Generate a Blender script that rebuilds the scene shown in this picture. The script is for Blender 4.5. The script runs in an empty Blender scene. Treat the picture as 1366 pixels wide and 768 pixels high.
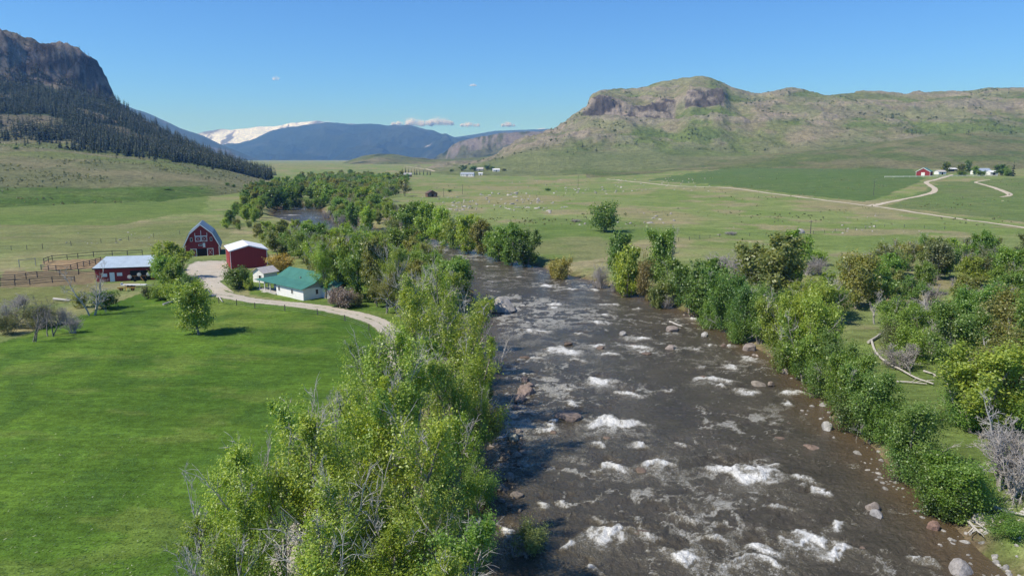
import bpy, bmesh, math, random
import numpy as np
from mathutils import Vector, Matrix

# ------------------------------------------------------------------ camera, sky, sun, exposure
SC = bpy.context.scene
COL = SC.collection
R = math.radians
CAM_H, PITCH, FPX = 32.0, R(10.0), 975.5      # drone height (m), tilt, focal length in px of a 1366 px wide frame
cam = bpy.data.cameras.new('camera'); cam_o = bpy.data.objects.new('camera', cam); COL.objects.link(cam_o)
cam.sensor_width = 36.0; cam.lens = 36.0 * FPX / 1366.0
cam.clip_start = 0.5; cam.clip_end = 90000
cam_o.location = (0, 0, CAM_H); cam_o.rotation_euler = (math.pi / 2 - PITCH, 0, 0)
SC.camera = cam_o

SUN_EL = R(50); SUN_DIR = Vector((-0.90, -0.42, 0)).normalized()     # horizontal direction towards the sun
sun_vec = Vector((SUN_DIR.x * math.cos(SUN_EL), SUN_DIR.y * math.cos(SUN_EL), math.sin(SUN_EL)))
w = bpy.data.worlds.new('World'); SC.world = w; w.use_nodes = True
nt = w.node_tree; nt.nodes.clear()
sky = nt.nodes.new('ShaderNodeTexSky'); sky.sky_type = 'NISHITA'; sky.sun_disc = False
sky.sun_elevation = SUN_EL; sky.sun_rotation = math.atan2(SUN_DIR.x, SUN_DIR.y)
sky.altitude = 2500; sky.air_density = 1.0; sky.dust_density = 0.0; sky.ozone_density = 6.0
bg = nt.nodes.new('ShaderNodeBackground'); bg.inputs['Strength'].default_value = 0.123
wo = nt.nodes.new('ShaderNodeOutputWorld')
tint = nt.nodes.new('ShaderNodeMix'); tint.data_type = 'RGBA'; tint.blend_type = 'MULTIPLY'; tint.inputs[0].default_value = 1.0
tint.inputs[7].default_value = (0.52, 0.85, 1.16, 1)          # clear, dry mountain air: a deeper blue all over the sky
nt.links.new(sky.outputs[0], tint.inputs[6]); nt.links.new(tint.outputs[2], bg.inputs[0]); nt.links.new(bg.outputs[0], wo.inputs[0])
sun = bpy.data.lights.new('sun', 'SUN'); sun.energy = 4.4; sun.angle = R(0.53); sun.color = (1.0, 0.95, 0.87)
sun_o = bpy.data.objects.new('sun', sun); COL.objects.link(sun_o)
sun_o.rotation_euler = sun_vec.to_track_quat('Z', 'Y').to_euler()
sun_o.location = (-300, -140, 400)
vs = SC.view_settings
vs.view_transform = 'Standard'; vs.look = 'None'; vs.exposure = 0.36; vs.gamma = 1.0; vs.use_curve_mapping = False
SC.cycles.use_denoising = True
SC.cycles.max_bounces = 6; SC.cycles.diffuse_bounces = 3; SC.cycles.glossy_bounces = 3
SC.cycles.transmission_bounces = 4; SC.cycles.transparent_max_bounces = 6; SC.cycles.volume_bounces = 0
SC.cycles.caustics_reflective = False; SC.cycles.caustics_refractive = False
SC.cycles.sample_clamp_indirect = 6.0

rng = np.random.default_rng(7); random.seed(7)

# ------------------------------------------------------------------ small helpers
def sm(a, b, x):
    t = np.clip((np.asarray(x, float) - a) / (b - a), 0, 1); return t * t * (3 - 2 * t)
def ray(px, py):
    dx = (px - 683.0) / FPX; dy = (384.0 - py) / FPX
    return dx, math.cos(PITCH) + dy * math.sin(PITCH), -math.sin(PITCH) + dy * math.cos(PITCH)
def at_z(px, py, z=0.0):
    a, b, c = ray(px, py); t = (z - CAM_H) / c
    return a * t, b * t
def project(x, y, z):
    """world -> photo pixel"""
    zz = z - CAM_H
    depth = y * math.cos(PITCH) - zz * math.sin(PITCH); up = y * math.sin(PITCH) + zz * math.cos(PITCH)
    return 683 + FPX * x / depth, 384 - FPX * up / depth
def _hash(i, j, s):
    n = (i.astype(np.int64) * 374761393 + j.astype(np.int64) * 668265263 + s * 144665) & 0xffffffff
    n = ((n ^ (n >> 13)) * 1274126177) & 0xffffffff
    return ((n ^ (n >> 16)) & 0xffff) / 65535.0
def vnoise(x, y, s=0):
    x = np.asarray(x, float); y = np.asarray(y, float)
    i = np.floor(x).astype(np.int64); j = np.floor(y).astype(np.int64); fx = x - i; fy = y - j
    u = fx ** 3 * (fx * (fx * 6 - 15) + 10); v = fy ** 3 * (fy * (fy * 6 - 15) + 10)
    a = _hash(i, j, s); b = _hash(i + 1, j, s); c = _hash(i, j + 1, s); d = _hash(i + 1, j + 1, s)
    return (a + (b - a) * u) * (1 - v) + (c + (d - c) * u) * v
def fbm(x, y, o=4, s=0, g=0.5):
    r = 0; amp = 1; tot = 0; c, sn = 0.8, 0.6
    x = np.asarray(x, float); y = np.asarray(y, float)
    for k in range(o):
        r = r + amp * vnoise(x, y, s + k * 17); tot += amp; amp *= g
        x, y = (x * c - y * sn) * 2.03 + 11.3, (x * sn + y * c) * 2.03 + 5.7
    return r / tot - 0.5
def ridged(x, y, o=4, s=0):
    r = 0; amp = 1; tot = 0
    for k in range(o):
        r = r + amp * (1 - np.abs(2 * vnoise(x, y, s + k * 13) - 1)); tot += amp; amp *= 0.5
        x = x * 2.07 + 3.1; y = y * 2.07 + 9.2
    return r / tot
def mesh_from(name, V, F, smooth=False):
    me = bpy.data.meshes.new(name)
    V = np.asarray(V, np.float32); F = np.asarray(F, np.int32); k = F.shape[1]
    me.vertices.add(len(V)); me.vertices.foreach_set('co', V.ravel())
    me.loops.add(F.size); me.loops.foreach_set('vertex_index', F.ravel())
    me.polygons.add(len(F)); me.polygons.foreach_set('loop_start', np.arange(0, F.size, k, dtype=np.int32))
    if smooth: me.polygons.foreach_set('use_smooth', np.ones(len(F), bool))
    me.update(calc_edges=True); me.validate()
    return me
def vcol(me, name, rgb):
    at = me.color_attributes.new(name, 'FLOAT_COLOR', 'POINT')
    c = np.ones((len(me.vertices), 4), np.float32); c[:, :rgb.shape[1]] = rgb
    at.data.foreach_set('color', c.ravel())
def tag(o, label=None, cat=None, group=None, kind=None):
    if label: o['label'] = label
    if cat: o['category'] = cat
    if group: o['group'] = group
    if kind: o['kind'] = kind
    return o
def add(name, me, mat=None, parent=None):
    o = bpy.data.objects.new(name, me); COL.objects.link(o)
    if mat is not None and me is not None and len(me.materials) == 0: me.materials.append(mat)
    if parent is not None: o.parent = parent
    return o

# ------------------------------------------------------------------ materials
def new_mat(name):
    m = bpy.data.materials.new(name); m.use_nodes = True
    n = m.node_tree.nodes; n.clear()
    return m, n, m.node_tree.links
def N(n, typ, **kw):
    x = n.new(typ)
    for k, v in kw.items():
        if k in x.inputs.keys(): x.inputs[k].default_value = v
        else: setattr(x, k, v)
    return x
def mixc(n, l, mode, fac, a, b):
    x = n.new('ShaderNodeMix'); x.data_type = 'RGBA'; x.blend_type = mode; x.clamp_factor = True
    for sock, val in ((x.inputs[0], fac), (x.inputs[6], a), (x.inputs[7], b)):
        if hasattr(val, 'links'): l.new(val, sock)
        else: sock.default_value = val if not isinstance(val, tuple) or len(val) == 4 else (*val, 1)
    return x.outputs[2]
def ramp(n, l, fac, stops):
    r = n.new('ShaderNodeValToRGB'); l.new(fac, r.inputs[0])
    while len(r.color_ramp.elements) < len(stops): r.color_ramp.elements.new(0.5)
    for e, (p, c) in zip(r.color_ramp.elements, stops):
        e.position = p; e.color = c if len(c) == 4 else (*c, 1)
    return r.outputs[0]
def g1(v): return (v, v, v, 1)
def noise(n, l, vec, scale, detail=4, rough=0.55, dist=0.0):
    x = N(n, 'ShaderNodeTexNoise', Scale=scale, Detail=detail, Roughness=rough, Distortion=dist); l.new(vec, x.inputs['Vector']); return x.outputs[0]
def scaled(n, l, vec, s):
    m = n.new('ShaderNodeMapping'); m.inputs['Scale'].default_value = s; l.new(vec, m.inputs['Vector']); return m.outputs[0]
def bump(n, l, h, strength, dist):
    b = N(n, 'ShaderNodeBump', Strength=strength, Distance=dist); l.new(h, b.inputs['Height']); return b.outputs[0]
def finish(n, l, col, rough=0.9, nrm=None, spec=0.25, metal=0.0):
    p = n.new('ShaderNodeBsdfPrincipled'); p.inputs['Specular IOR Level'].default_value = spec; p.inputs['Metallic'].default_value = metal
    if hasattr(col, 'links'): l.new(col, p.inputs['Base Color'])
    else: p.inputs['Base Color'].default_value = (*col, 1)
    if hasattr(rough, 'links'): l.new(rough, p.inputs['Roughness'])
    else: p.inputs['Roughness'].default_value = rough
    if nrm is not None: l.new(nrm, p.inputs['Normal'])
    o = n.new('ShaderNodeOutputMaterial'); l.new(p.outputs[0], o.inputs[0]); return p

def ground_mat():
    """albedo per zone comes from the mesh; the nodes add tufts, streaks and fine relief"""
    m, n, l = new_mat('ground_cover')
    a = N(n, 'ShaderNodeVertexColor', layer_name='Col'); geo = n.new('ShaderNodeNewGeometry'); P = geo.outputs['Position']
    n1 = noise(n, l, P, 0.9, 6, 0.7); n2 = noise(n, l, P, 0.11, 5, 0.6); n3 = noise(n, l, scaled(n, l, P, (0.06, 0.35, 0.3)), 1.0, 4, 0.6, 0.4)
    n4 = noise(n, l, P, 5.0, 3, 0.7)
    mp = n.new('ShaderNodeMapping'); mp.inputs['Rotation'].default_value = (0, 0, .6); mp.inputs['Scale'].default_value = (.35, 1.9, 1); l.new(P, mp.inputs['Vector']); n5 = noise(n, l, mp.outputs[0], 1.0, 5, .7, .5)
    c = mixc(n, l, 'MULTIPLY', 1.0, a.outputs[0], ramp(n, l, n1, [(0.25, g1(0.62)), (0.75, g1(1.35))]))
    c = mixc(n, l, 'MULTIPLY', 1.0, c, ramp(n, l, n2, [(0.3, (0.82, 0.86, 0.8)), (0.7, (1.2, 1.13, 1.08))]))
    c = mixc(n, l, 'MULTIPLY', 0.8, c, ramp(n, l, n3, [(0.35, g1(0.82)), (0.65, g1(1.17))]))
    c = mixc(n, l, 'MULTIPLY', 0.8, c, ramp(n, l, n4, [(0.3, g1(0.65)), (0.7, g1(1.3))]))
    c = mixc(n, l, 'MULTIPLY', .9, c, ramp(n, l, n5, [(.32, g1(.74)), (.68, g1(1.26))]))
    b1 = bump(n, l, n1, 0.55, 0.5)
    b = N(n, 'ShaderNodeBump', Strength=0.4, Distance=0.15); l.new(n4, b.inputs['Height']); l.new(b1, b.inputs['Normal'])
    finish(n, l, c, 1.0, b.outputs[0], 0.05); return m
def hill_mat(name, s, warm=1.0):
    m, n, l = new_mat(name)
    a = N(n, 'ShaderNodeVertexColor', layer_name='Col'); geo = n.new('ShaderNodeNewGeometry'); P = geo.outputs['Position']
    n1 = noise(n, l, P, 0.09 * s, 6, 0.72); n2 = noise(n, l, P, 0.012 * s, 6, 0.6); n3 = noise(n, l, P, 0.4 * s, 4, 0.75)
    c = mixc(n, l, 'MULTIPLY', 1.0, a.outputs[0], ramp(n, l, n1, [(0.3, g1(0.6)), (0.7, g1(1.38))]))
    c = mixc(n, l, 'MULTIPLY', 1.0, c, ramp(n, l, n2, [(0.3, (0.8, 0.84, 0.8)), (0.7, (1.22, 1.15, 1.15))]))
    c = mixc(n, l, 'MULTIPLY', 0.7, c, ramp(n, l, n3, [(0.35, g1(0.62)), (0.65, g1(1.35))]))
    b1 = bump(n, l, n1, 1.0, 7.0 / s); b2 = N(n, 'ShaderNodeBump', Strength=.8, Distance=1.6 / s); l.new(n3, b2.inputs['Height']); l.new(b1, b2.inputs['Normal'])
    finish(n, l, c, 1.0, b2.outputs[0], 0.05); return m

# ------------------------------------------------------------------ river outline (photo pixels on the water plane)
LEFT_BANK = [(600, 1150), (640, 960), (652, 860), (655, 790), (648, 700), (640, 640), (648, 570), (655, 500), (650, 440), (640, 395), (622, 362), (590, 339),
             (545, 326), (500, 318), (455, 310), (412, 301), (380, 294), (362, 289), (368, 280), (386, 274)]
RIGHT_BANK = [(1700, 1150), (1480, 920), (1321, 768), (1269, 713), (1229, 673), (1189, 643), (1152, 600), (1100, 556), (1085, 525), (1046, 493), (1003, 464),
              (958, 438), (890, 409), (823, 386), (741, 363), (690, 350), (640, 336), (590, 323), (545, 313), (505, 305), (470, 299), (440, 292), (430, 285), (428, 275)]
LB = np.array([at_z(*p) for p in LEFT_BANK]); RB = np.array([at_z(*p) for p in RIGHT_BANK])
def densify(P, step=4.0, jit=0.9, seed=0):
    out = []; r = np.random.default_rng(seed)
    for a, b in zip(P[:-1], P[1:]):
        k = max(1, int(np.hypot(*(b - a)) / step)); t = np.linspace(0, 1, k, endpoint=False)[:, None]
        out.append(a + (b - a) * t)
    out = np.vstack(out + [P[-1:]])
    return out + r.normal(0, jit * 0.5, out.shape)
LBd, RBd = densify(LB, seed=1), densify(RB, seed=2)
POLY = np.vstack([LBd, RBd[::-1]])
def river_sd(x, y):
    """signed distance to the river edge: negative in the water"""
    x = np.asarray(x, float).ravel(); y = np.asarray(y, float).ravel()
    out = np.full(x.shape, 60.0)
    near = (y < 640) & (x > -230) & (x < 110) & (y > 0)
    X, Y = x[near], y[near]
    if len(X) == 0: return out
    d2 = np.full(X.shape, 1e9); ins = np.zeros(X.shape, bool)
    A = POLY; B = np.roll(POLY, -1, axis=0)
    for (ax, ay), (bx, by) in zip(A, B):
        ex, ey = bx - ax, by - ay; L = ex * ex + ey * ey + 1e-9
        t = np.clip(((X - ax) * ex + (Y - ay) * ey) / L, 0, 1)
        d2 = np.minimum(d2, (X - ax - t * ex) ** 2 + (Y - ay - t * ey) ** 2)
        if ay != by:
            ins ^= ((ay > Y) != (by > Y)) & (X < (bx - ax) * (Y - ay) / (by - ay) + ax)
    d = np.sqrt(d2); out[near] = np.where(ins, -d, d)
    return out

# ------------------------------------------------------------------ terrain as fan grids (a = x / y, d = y)
class Fan:
    def __init__(s, a0, a1, na, d0, d1, nd):
        s.a = np.linspace(a0, a1, na); s.ld = np.linspace(math.log(d0), math.log(d1), nd)
        s.A, s.D = np.meshgrid(s.a, np.exp(s.ld)); s.X = s.A * s.D; s.Y = s.D; s.Z = np.zeros_like(s.X)
    def ev(s, x, y):
        x = np.asarray(x, float); y = np.maximum(np.asarray(y, float), 1.0)
        fa = (x / y - s.a[0]) / (s.a[1] - s.a[0]); fd = (np.log(y) - s.ld[0]) / (s.ld[1] - s.ld[0])
        ok = (fa >= 0) & (fa <= len(s.a) - 1.001) & (fd >= 0) & (fd <= len(s.ld) - 1.001)
        fa = np.clip(fa, 0, len(s.a) - 1.001); fd = np.clip(fd, 0, len(s.ld) - 1.001)
        i = fa.astype(int); j = fd.astype(int); u = fa - i; v = fd - j
        z = (s.Z[j, i] * (1 - u) + s.Z[j, i + 1] * u) * (1 - v) + (s.Z[j + 1, i] * (1 - u) + s.Z[j + 1, i + 1] * u) * v
        return np.where(ok, z, -999.0)
    def mesh(s, name, col, mat, keep=None):
        nd, na = s.X.shape; V = np.stack([s.X, s.Y, s.Z], -1).reshape(-1, 3)
        j, i = np.meshgrid(np.arange(nd - 1), np.arange(na - 1), indexing='ij')
        q = (j * na + i).ravel(); F = np.stack([q, q + 1, q + na + 1, q + na], 1)
        if keep is not None:
            k = keep.ravel(); F = F[k[F].any(1)]
            used = np.unique(F); mp = np.zeros(len(V), int); mp[used] = np.arange(len(used)); F = mp[F]; V = V[used]; col = col.reshape(-1, col.shape[-1])[used]
        me = mesh_from(name, V, F, True); vcol(me, 'Col', col.reshape(-1, col.shape[-1]))
        return tag(add(name, me, mat), kind='structure')
def blur(Z, k):
    for _ in range(k):
        Z = np.pad(Z, 1, mode='edge'); Z = (Z[:-2, 1:-1] + Z[2:, 1:-1] + 2 * Z[1:-1, 1:-1]) / 4
        Z = np.pad(Z, ((0, 0), (1, 1)), mode='edge'); Z = (Z[:, :-2] + Z[:, 2:] + 2 * Z[:, 1:-1]) / 4
    return Z
def rows_to_fan(f, rows, soft=2):
    """rows: (distance points [(px, d)], sight-line points [(px, py)]) from the foot to behind the crest"""
    zs, ds = [], []
    for dpts, ppts in rows:
        aa, ee = [], []
        for px, py in ppts:
            X, Y, Zr = ray(px, py); aa.append(X / Y); ee.append(Zr / Y)
        e = np.interp(f.a, aa, ee)
        d = np.interp(f.a, [ray(p, 200)[0] / ray(p, 200)[1] for p, _ in dpts], [q for _, q in dpts])
        ds.append(d); zs.append(CAM_H + d * e)
    ds = np.array([ds[0] * .95] + ds); zs = np.array([zs[0] - 25] + zs); dd = np.exp(f.ld); t = np.zeros_like(f.Z)
    for c in range(len(f.a)):
        f.Z[:, c] = np.interp(dd, ds[:, c], zs[:, c]); t[:, c] = np.interp(dd, ds[:, c], np.r_[0, np.arange(len(rows))])
    f.Z = blur(f.Z, soft); f.T = t
def rgb(*c): return np.array(c, float)
def lerp(a, b, t): return a + (b - a) * np.asarray(t)[..., None]

# valley floor -------------------------------------------------------------------------------------------
def in_poly(px, py, poly):
    ins = np.zeros(np.shape(px), bool); P = np.array(poly, float)
    for (ax, ay), (bx, by) in zip(P, np.roll(P, -1, axis=0)):
        if ay != by: ins ^= ((ay > py) != (by > py)) & (px < (bx - ax) * (py - ay) / (by - ay) + ax)
    return ins
def valley_z(x, y, sd=None):
    x = np.asarray(x, float); y = np.asarray(y, float)
    if sd is None: sd = river_sd(x, y).reshape(np.shape(x))
    bank = -1.3 + 2.9 * sm(-3.0, 6.5, sd) + 0.5 * sm(6, 30, sd)
    und = (0.9 * fbm(x / 60, y / 60, 3, 3) + 0.35 * fbm(x / 9, y / 9, 3, 5)) * sm(-1, 8, sd) + 0.5 * fbm(x / 2.5, y / 2.5, 2, 8) * np.exp(-(sd / 4.0) ** 2)
    rise = 14.0 * sm(330, 880, y) * sm(40, 420, x) + 3.0 * sm(250, 520, y) * sm(60, 260, -x)
    far = 8.0 * sm(900, 2600, y)
    return bank + und + rise + far
G = Fan(-0.96, 0.98, 570, 14, 18400, 620)
G.ld = np.concatenate([np.linspace(math.log(14), math.log(700), 440), np.linspace(math.log(700), math.log(18400), 131)[1:]])
# two log spacings need their own lookup, so ground height queries go through valley_z directly
G.A, G.D = np.meshgrid(G.a, np.exp(G.ld)); G.X = G.A * G.D; G.Y = G.D
GSD = river_sd(G.X, G.Y).reshape(G.X.shape); G.Z = valley_z(G.X, G.Y, GSD)
# ------------------------------------------------------------------ hills and mountains
def pts(s): return [tuple(float(v) for v in p.split(',')) for p in s.split()]
def shift(p, dy): return [(a, b + dy) for a, b in p]
ROCK = rgb(.20, .165, .14); ROCKP = rgb(.27, .205, .175); SAGE = rgb(.18, .195, .095); GRASS = rgb(.13, .175, .052); DRY = rgb(.245, .23, .13); FOREST = rgb(.030, .045, .022)
HILLS = []
# left: grassy shoulder, forested slope, cliff
cl_top = pts('-250,10 -150,22 -60,34 0,41 12,43 30,52 60,55 76,57 100,62 114,70 127,77 132,88 141,101 148,118 157,138 185,157 230,182 280,207 330,225 400,244 450,254')
cl_base = pts('-250,80 -150,95 0,108 60,112 100,120 140,132 155,139 185,157.5 230,182.5 280,207.5 330,225.5 400,244.5 450,254.5')
mead = pts('-250,178 -150,183 0,189 60,193 110,199 150,204 200,209 250,217 300,227 350,238 400,247 450,256')
f = Fan(-1.0, -0.22, 300, 330, 2300, 300)
rows_to_fan(f, [(pts('-250,360 0,400 200,450 300,540 400,700 450,760'), pts('-250,292 0,288 200,275 300,266 400,256 450,255')),
                (pts('-250,470 0,520 200,560 300,640 400,770 450,800'), pts('-250,252 0,250 100,250 200,248 300,248 400,252 450,254')),
                (pts('-250,800 0,820 200,820 400,850 450,860'), mead),
                (pts('-250,900 0,910 450,920'), shift(mead, -1)),
                (pts('-250,1250 0,1310 160,1480 450,1100'), cl_base),
                (pts('-250,1290 0,1355 160,1530 450,1130'), cl_top),
                (pts('-250,1800 0,1900 450,1900'), pts('-250,60 0,75 100,100 157,160 230,200 330,235 450,262'))], 2)
T = f.T; cliff = sm(3.85, 4.1, T) * sm(5.35, 5.02, T) * sm(160, 140, 683 + f.A * 1.03 * FPX)
f.Z += fbm(f.X / 60, f.Y / 60, 5, 21) * (3 + 14 * sm(3.4, 4.0, T)) * sm(0, .8, T)
f.Z += cliff * (26 * (ridged(f.X / 70, f.Y / 45 + f.Z / 90, 5, 4) - .55)) + 7 * fbm(f.X / 14, f.Y / 14, 3, 9) * sm(3.8, 4.1, T)
gul = ridged((f.X + 60 * fbm(f.X / 120, f.Y / 120, 3, 44)) / 90, f.Y / 260, 4, 31)
f.Z -= 5 * gul * sm(1.0, 1.6, T) * sm(3.5, 2.6, T)
c = lerp(GRASS * 1.05, SAGE, sm(.40, .62, .5 + .9 * fbm(f.X / 60, f.Y / 130, 5, 12) + .22 * sm(.8, 1.5, T)))
c = lerp(c, DRY, .7 * sm(.55, .75, gul) * sm(.7, 1.4, T))
c = lerp(c, GRASS * 1.15, .75 * sm(.5, .62, .5 + fbm(f.X / 80, f.Y / 60, 3, 77)) * sm(1.4, 1.9, T))
c = lerp(c, lerp(np.broadcast_to(rgb(.098, .168, .036), c.shape), rgb(.125, .185, .05), sm(.45, .6, .5 + fbm(f.X / 40, f.Y / 15, 3, 19))), .92 * sm(1.02, .92, T + .12 * fbm(f.X / 30, f.Y / 30, 3, 18)) * sm(290, 250, 683 + f.A * 1.03 * FPX)); GAP = sm(.07, .14, fbm(f.X / 75, f.Y / 75, 4, 161)); c = lerp(c, lerp(np.broadcast_to(FOREST * 1.8, c.shape), rgb(.16, .14, .10), GAP), sm(2.9, 3.3, T + .5 * fbm(f.X / 50, f.Y / 50, 4, 61)) * .85)
rk = lerp(rgb(.05, .046, .04), rgb(.23, .20, .165), sm(.4, .65, .5 + fbm(f.X / 25, f.Z / 18, 4, 14)))
c = lerp(c, rk, sm(.15, .5, cliff)); c = lerp(c, SAGE * .8, sm(5.0, 5.25, T))
f.px0 = 0; f.mesh('cliff_mountain', c, hill_mat('left_mountain_cover', 1.6)); HL = f; HILLS.append(f)

# right: the rocky butte
r_top = pts('540,232 600,226 640,220 665,209 700,190 740,174 765,156 783,147 786,129 800,122 850,118 880,110 910,102 930,102 950,107 970,117 1000,125 1020,126 1050,118 1075,121 1105,127 1150,125 1200,126 1260,124 1310,121 1366,115 1500,108')
f = Fan(-0.16, 0.95, 540, 1150, 3200, 310)
rows_to_fan(f, [(pts('540,1220 1500,1220'), pts('540,238 800,238 1100,236 1500,230')),
                (pts('540,1500 1500,1400'), pts('540,229 640,226 700,223 800,220 900,219 1000,220 1500,212')),
                (pts('540,1750 1500,1700'), pts('540,227 620,222 660,212 700,201 760,197 830,196 880,194 960,200 1040,196 1100,190 1200,186 1366,178 1500,172')),
                (pts('540,2050 1500,2050'), pts('540,228 640,217 665,207 700,189 740,174 765,160 785,152 820,152 850,156 880,158 905,156 920,142 960,142 975,150 1050,152 1100,152 1200,150 1366,143 1500,138')),
                (pts('540,2085 1500,2085'), pts('540,229 640,217.5 665,207.5 700,188.5 740,172.5 765,155.5 783,146 786,131 800,129 850,142 900,147 910,135 920,123 962,123 975,141 1050,143 1100,144 1200,142 1366,134 1500,130')),
                (pts('540,2420 1500,2420'), r_top),
                (pts('540,3100 1500,3100'), shift(r_top, 40))], 1)
T = f.T; px = 683 + f.A * 1.025 * FPX
gul = ridged((f.X + 120 * fbm(f.X / 260, f.Y / 260, 3, 5)) / 230, f.Y / 700, 4, 41)
f.Z -= (26 * (gul - .45)) * sm(1.0, 2.2, T) * sm(5.0, 3.6, T)
f.Z += fbm(f.X / 90, f.Y / 90, 5, 71) * (4 + 20 * sm(1.5, 3.0, T)) * sm(0, .7, T)
cliff = sm(2.9, 3.02, T) * sm(4.35, 4.0, T) * np.maximum(sm(765, 790, px) * sm(905, 895, px), sm(908, 918, px) * sm(970, 960, px))
steps = np.maximum(cliff, .55 * sm(2.2, 2.6, T) * sm(4.4, 4.0, T) * sm(640, 690, px) * sm(800, 780, px))
f.Z += steps * (20 * (ridged(f.X / 40, f.Y / 40, 4, 19) - .6) + 14 * (ridged(f.X / 17, f.Y / 60, 3, 29) - .6)) + 5 * (ridged(f.X / 22, f.Y / 22, 3, 39) - .55) * sm(1.6, 2.4, T)
bands = sm(.62, .74, .5 + .55 * np.sin(f.Z / 9.0 + 6 * fbm(f.X / 200, f.Y / 200, 3, 2)) * .5 + .9 * fbm(f.X / 45, f.Y / 45, 4, 33)) * sm(1.7, 2.6, T)
f.Z += bands * 5.0
n1 = fbm(f.X / 130, f.Y / 130, 5, 91)
SAGE_R = rgb(.225, .235, .125)
c = lerp(SAGE_R, GRASS * 1.05, sm(-.02, .16, n1 + .22 * (gul - .55))); c = lerp(c, rgb(.165, .205, .075), .7 * sm(2.6, 1.6, T))
c = lerp(c, DRY * .95, .4 * sm(.05, .2, fbm(f.X / 220, f.Y / 220, 4, 55)))
pink = sm(.48, .62, .5 + fbm(f.X / 70, f.Y / 70, 5, 27) + .30 * sm(700, 640, np.abs(px - 30)) * 0 + .16 * sm(790, 740, px) * sm(1.8, 2.4, T) + .0 * px) * sm(1.7, 2.4, T) * sm(4.9, 4.2, T)
c = lerp(c, rgb(.27, .225, .165), .5 * pink); c = lerp(c, rgb(.30, .26, .21), .6 * bands); c = lerp(c, rgb(.28, .245, .20), .6 * sm(.5, .64, ridged(f.X / 30, f.Y / 45, 4, 133)) * sm(2.1, 2.6, T) * sm(4.6, 4.1, T) * sm(800, 760, px))
c = lerp(c, lerp(rgb(.10, .09, .078), rgb(.29, .255, .205), sm(.42, .62, .5 + fbm(f.X / 22, f.Z / 14, 4, 8))), sm(.25, .6, cliff))
c = lerp(c, GRASS * .8, .5 * sm(.12, .2, fbm(f.X / 40, f.Y / 70, 4, 66)) * sm(1.5, 2.0, T) * sm(3.2, 2.6, T))
f.mesh('rocky_butte', c, hill_mat('right_butte_cover', 0.9)); HR = f; HILLS.append(f)

# right: low smooth grassy ridge in front of the butte
g_top = pts('840,228 900,222 960,213 1050,202 1108,198 1170,190 1225,182 1260,178 1304,177 1366,182 1500,190')
f = Fan(0.10, 1.0, 220, 1050, 2050, 120)
rows_to_fan(f, [(pts('840,1120 1500,1120'), pts('840,236 1000,234 1500,228')), (pts('840,1180 1500,1180'), pts('840,231 1000,227 1200,221 1500,219')), (pts('840,1540 1500,1540'), g_top), (pts('840,1980 1500,1980'), shift(g_top, 26))], 8)
f.Z += fbm(f.X / 80, f.Y / 80, 4, 15) * 5 * sm(0, 1, f.T)
c = lerp(rgb(.175, .18, .085), rgb(.125, .165, .055), sm(.42, .6, .5 + fbm(f.X / 90, f.Y / 50, 4, 36)))
c = lerp(c, DRY * .9, .6 * sm(.03, .2, fbm(f.X / 30, f.Y / 90, 4, 46)))
f.mesh('grassy_ridge', c, hill_mat('ridge_cover', 1.2)); HG = f; HILLS.append(f)

def far_hill(name, a0, a1, rows, colf, amp, sc, seed, mats, na=240, nd=90, soft=1):
    d0 = min(q for _, q in rows[0][0]) * .98; d1 = max(q for _, q in rows[-1][0])
    f = Fan(a0, a1, na, d0, d1, nd); rows_to_fan(f, rows, soft)
    gl = ridged((f.X + sc * .6 * fbm(f.X / sc, f.Y / sc, 3, seed)) / sc, f.Y / (sc * 2), 5, seed + 3)
    k = sm(0, .8, f.T) * (1 - .75 * sm(len(rows) - 3.0, len(rows) - 2.0, f.T))
    f.Z += (amp * 1.4 * (gl - .5) + amp * fbm(f.X / (sc * .4), f.Y / (sc * .4), 4, seed + 5)) * k
    f.mesh(name, colf(f, gl), mats); return f
def c_tan(f, gl):
    c = lerp(rgb(.20, .19, .10), rgb(.14, .165, .06), sm(.45, .65, .5 + fbm(f.X / 200, f.Y / 200, 4, 3)))
    return lerp(c, rgb(.05, .07, .03), .8 * sm(.14, .2, fbm(f.X / 90, f.Y / 90, 4, 9)))
tan = pts('380,234 420,229 440,223 470,213 485,209 505,206 530,207 555,211 580,214 600,213 640,211 680,206 740,200')
far_hill('bench_hill', -0.34, 0.06, [(pts('380,2300 740,2300'), pts('380,236 740,232')), (pts('380,2500 740,2500'), pts('380,233 440,229 500,226 600,224 740,224')),
    (pts('380,3100 740,3100'), tan), (pts('380,3700 740,3700'), shift(tan, 4)), (pts('380,4200 740,4200'), shift(tan, 18))], c_tan, 7, 260, 110, hill_mat('bench_cover', .7))
def c_for(f, gl):
    c = lerp(FOREST, rgb(.06, .075, .035), sm(.5, .7, gl)); return lerp(c, rgb(.20, .17, .14), .55 * sm(.12, .2, fbm(f.X / 300, f.Y / 300, 5, 5)))
rid = pts('40,96 130,128 180,147 200,153 240,171 270,181 300,196 330,209 370,222 420,231 480,236')
far_hill('forested_ridge', -0.72, -0.2, [(pts('40,7000 480,7000'), pts('40,240 480,240')), (pts('40,9000 480,9000'), rid), (pts('40,10800 480,10800'), shift(rid, 25))], c_for, 110, 1000, 210, hill_mat('forest_ridge_cover', .25), soft=0)
def c_cliffs(f, gl):
    c = lerp(FOREST * 1.3, rgb(.11, .12, .06), sm(.45, .7, gl)); return lerp(c, rgb(.215, .19, .175), .9 * sm(1.0, 1.3, f.T) * sm(.50, .66, ridged(f.X / 70, f.Y / 400, 3, 7)))
cf = pts('540,222 575,212 592,204 604,193 620,187 650,181 680,177 724,175 760,170 820,166')
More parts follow.
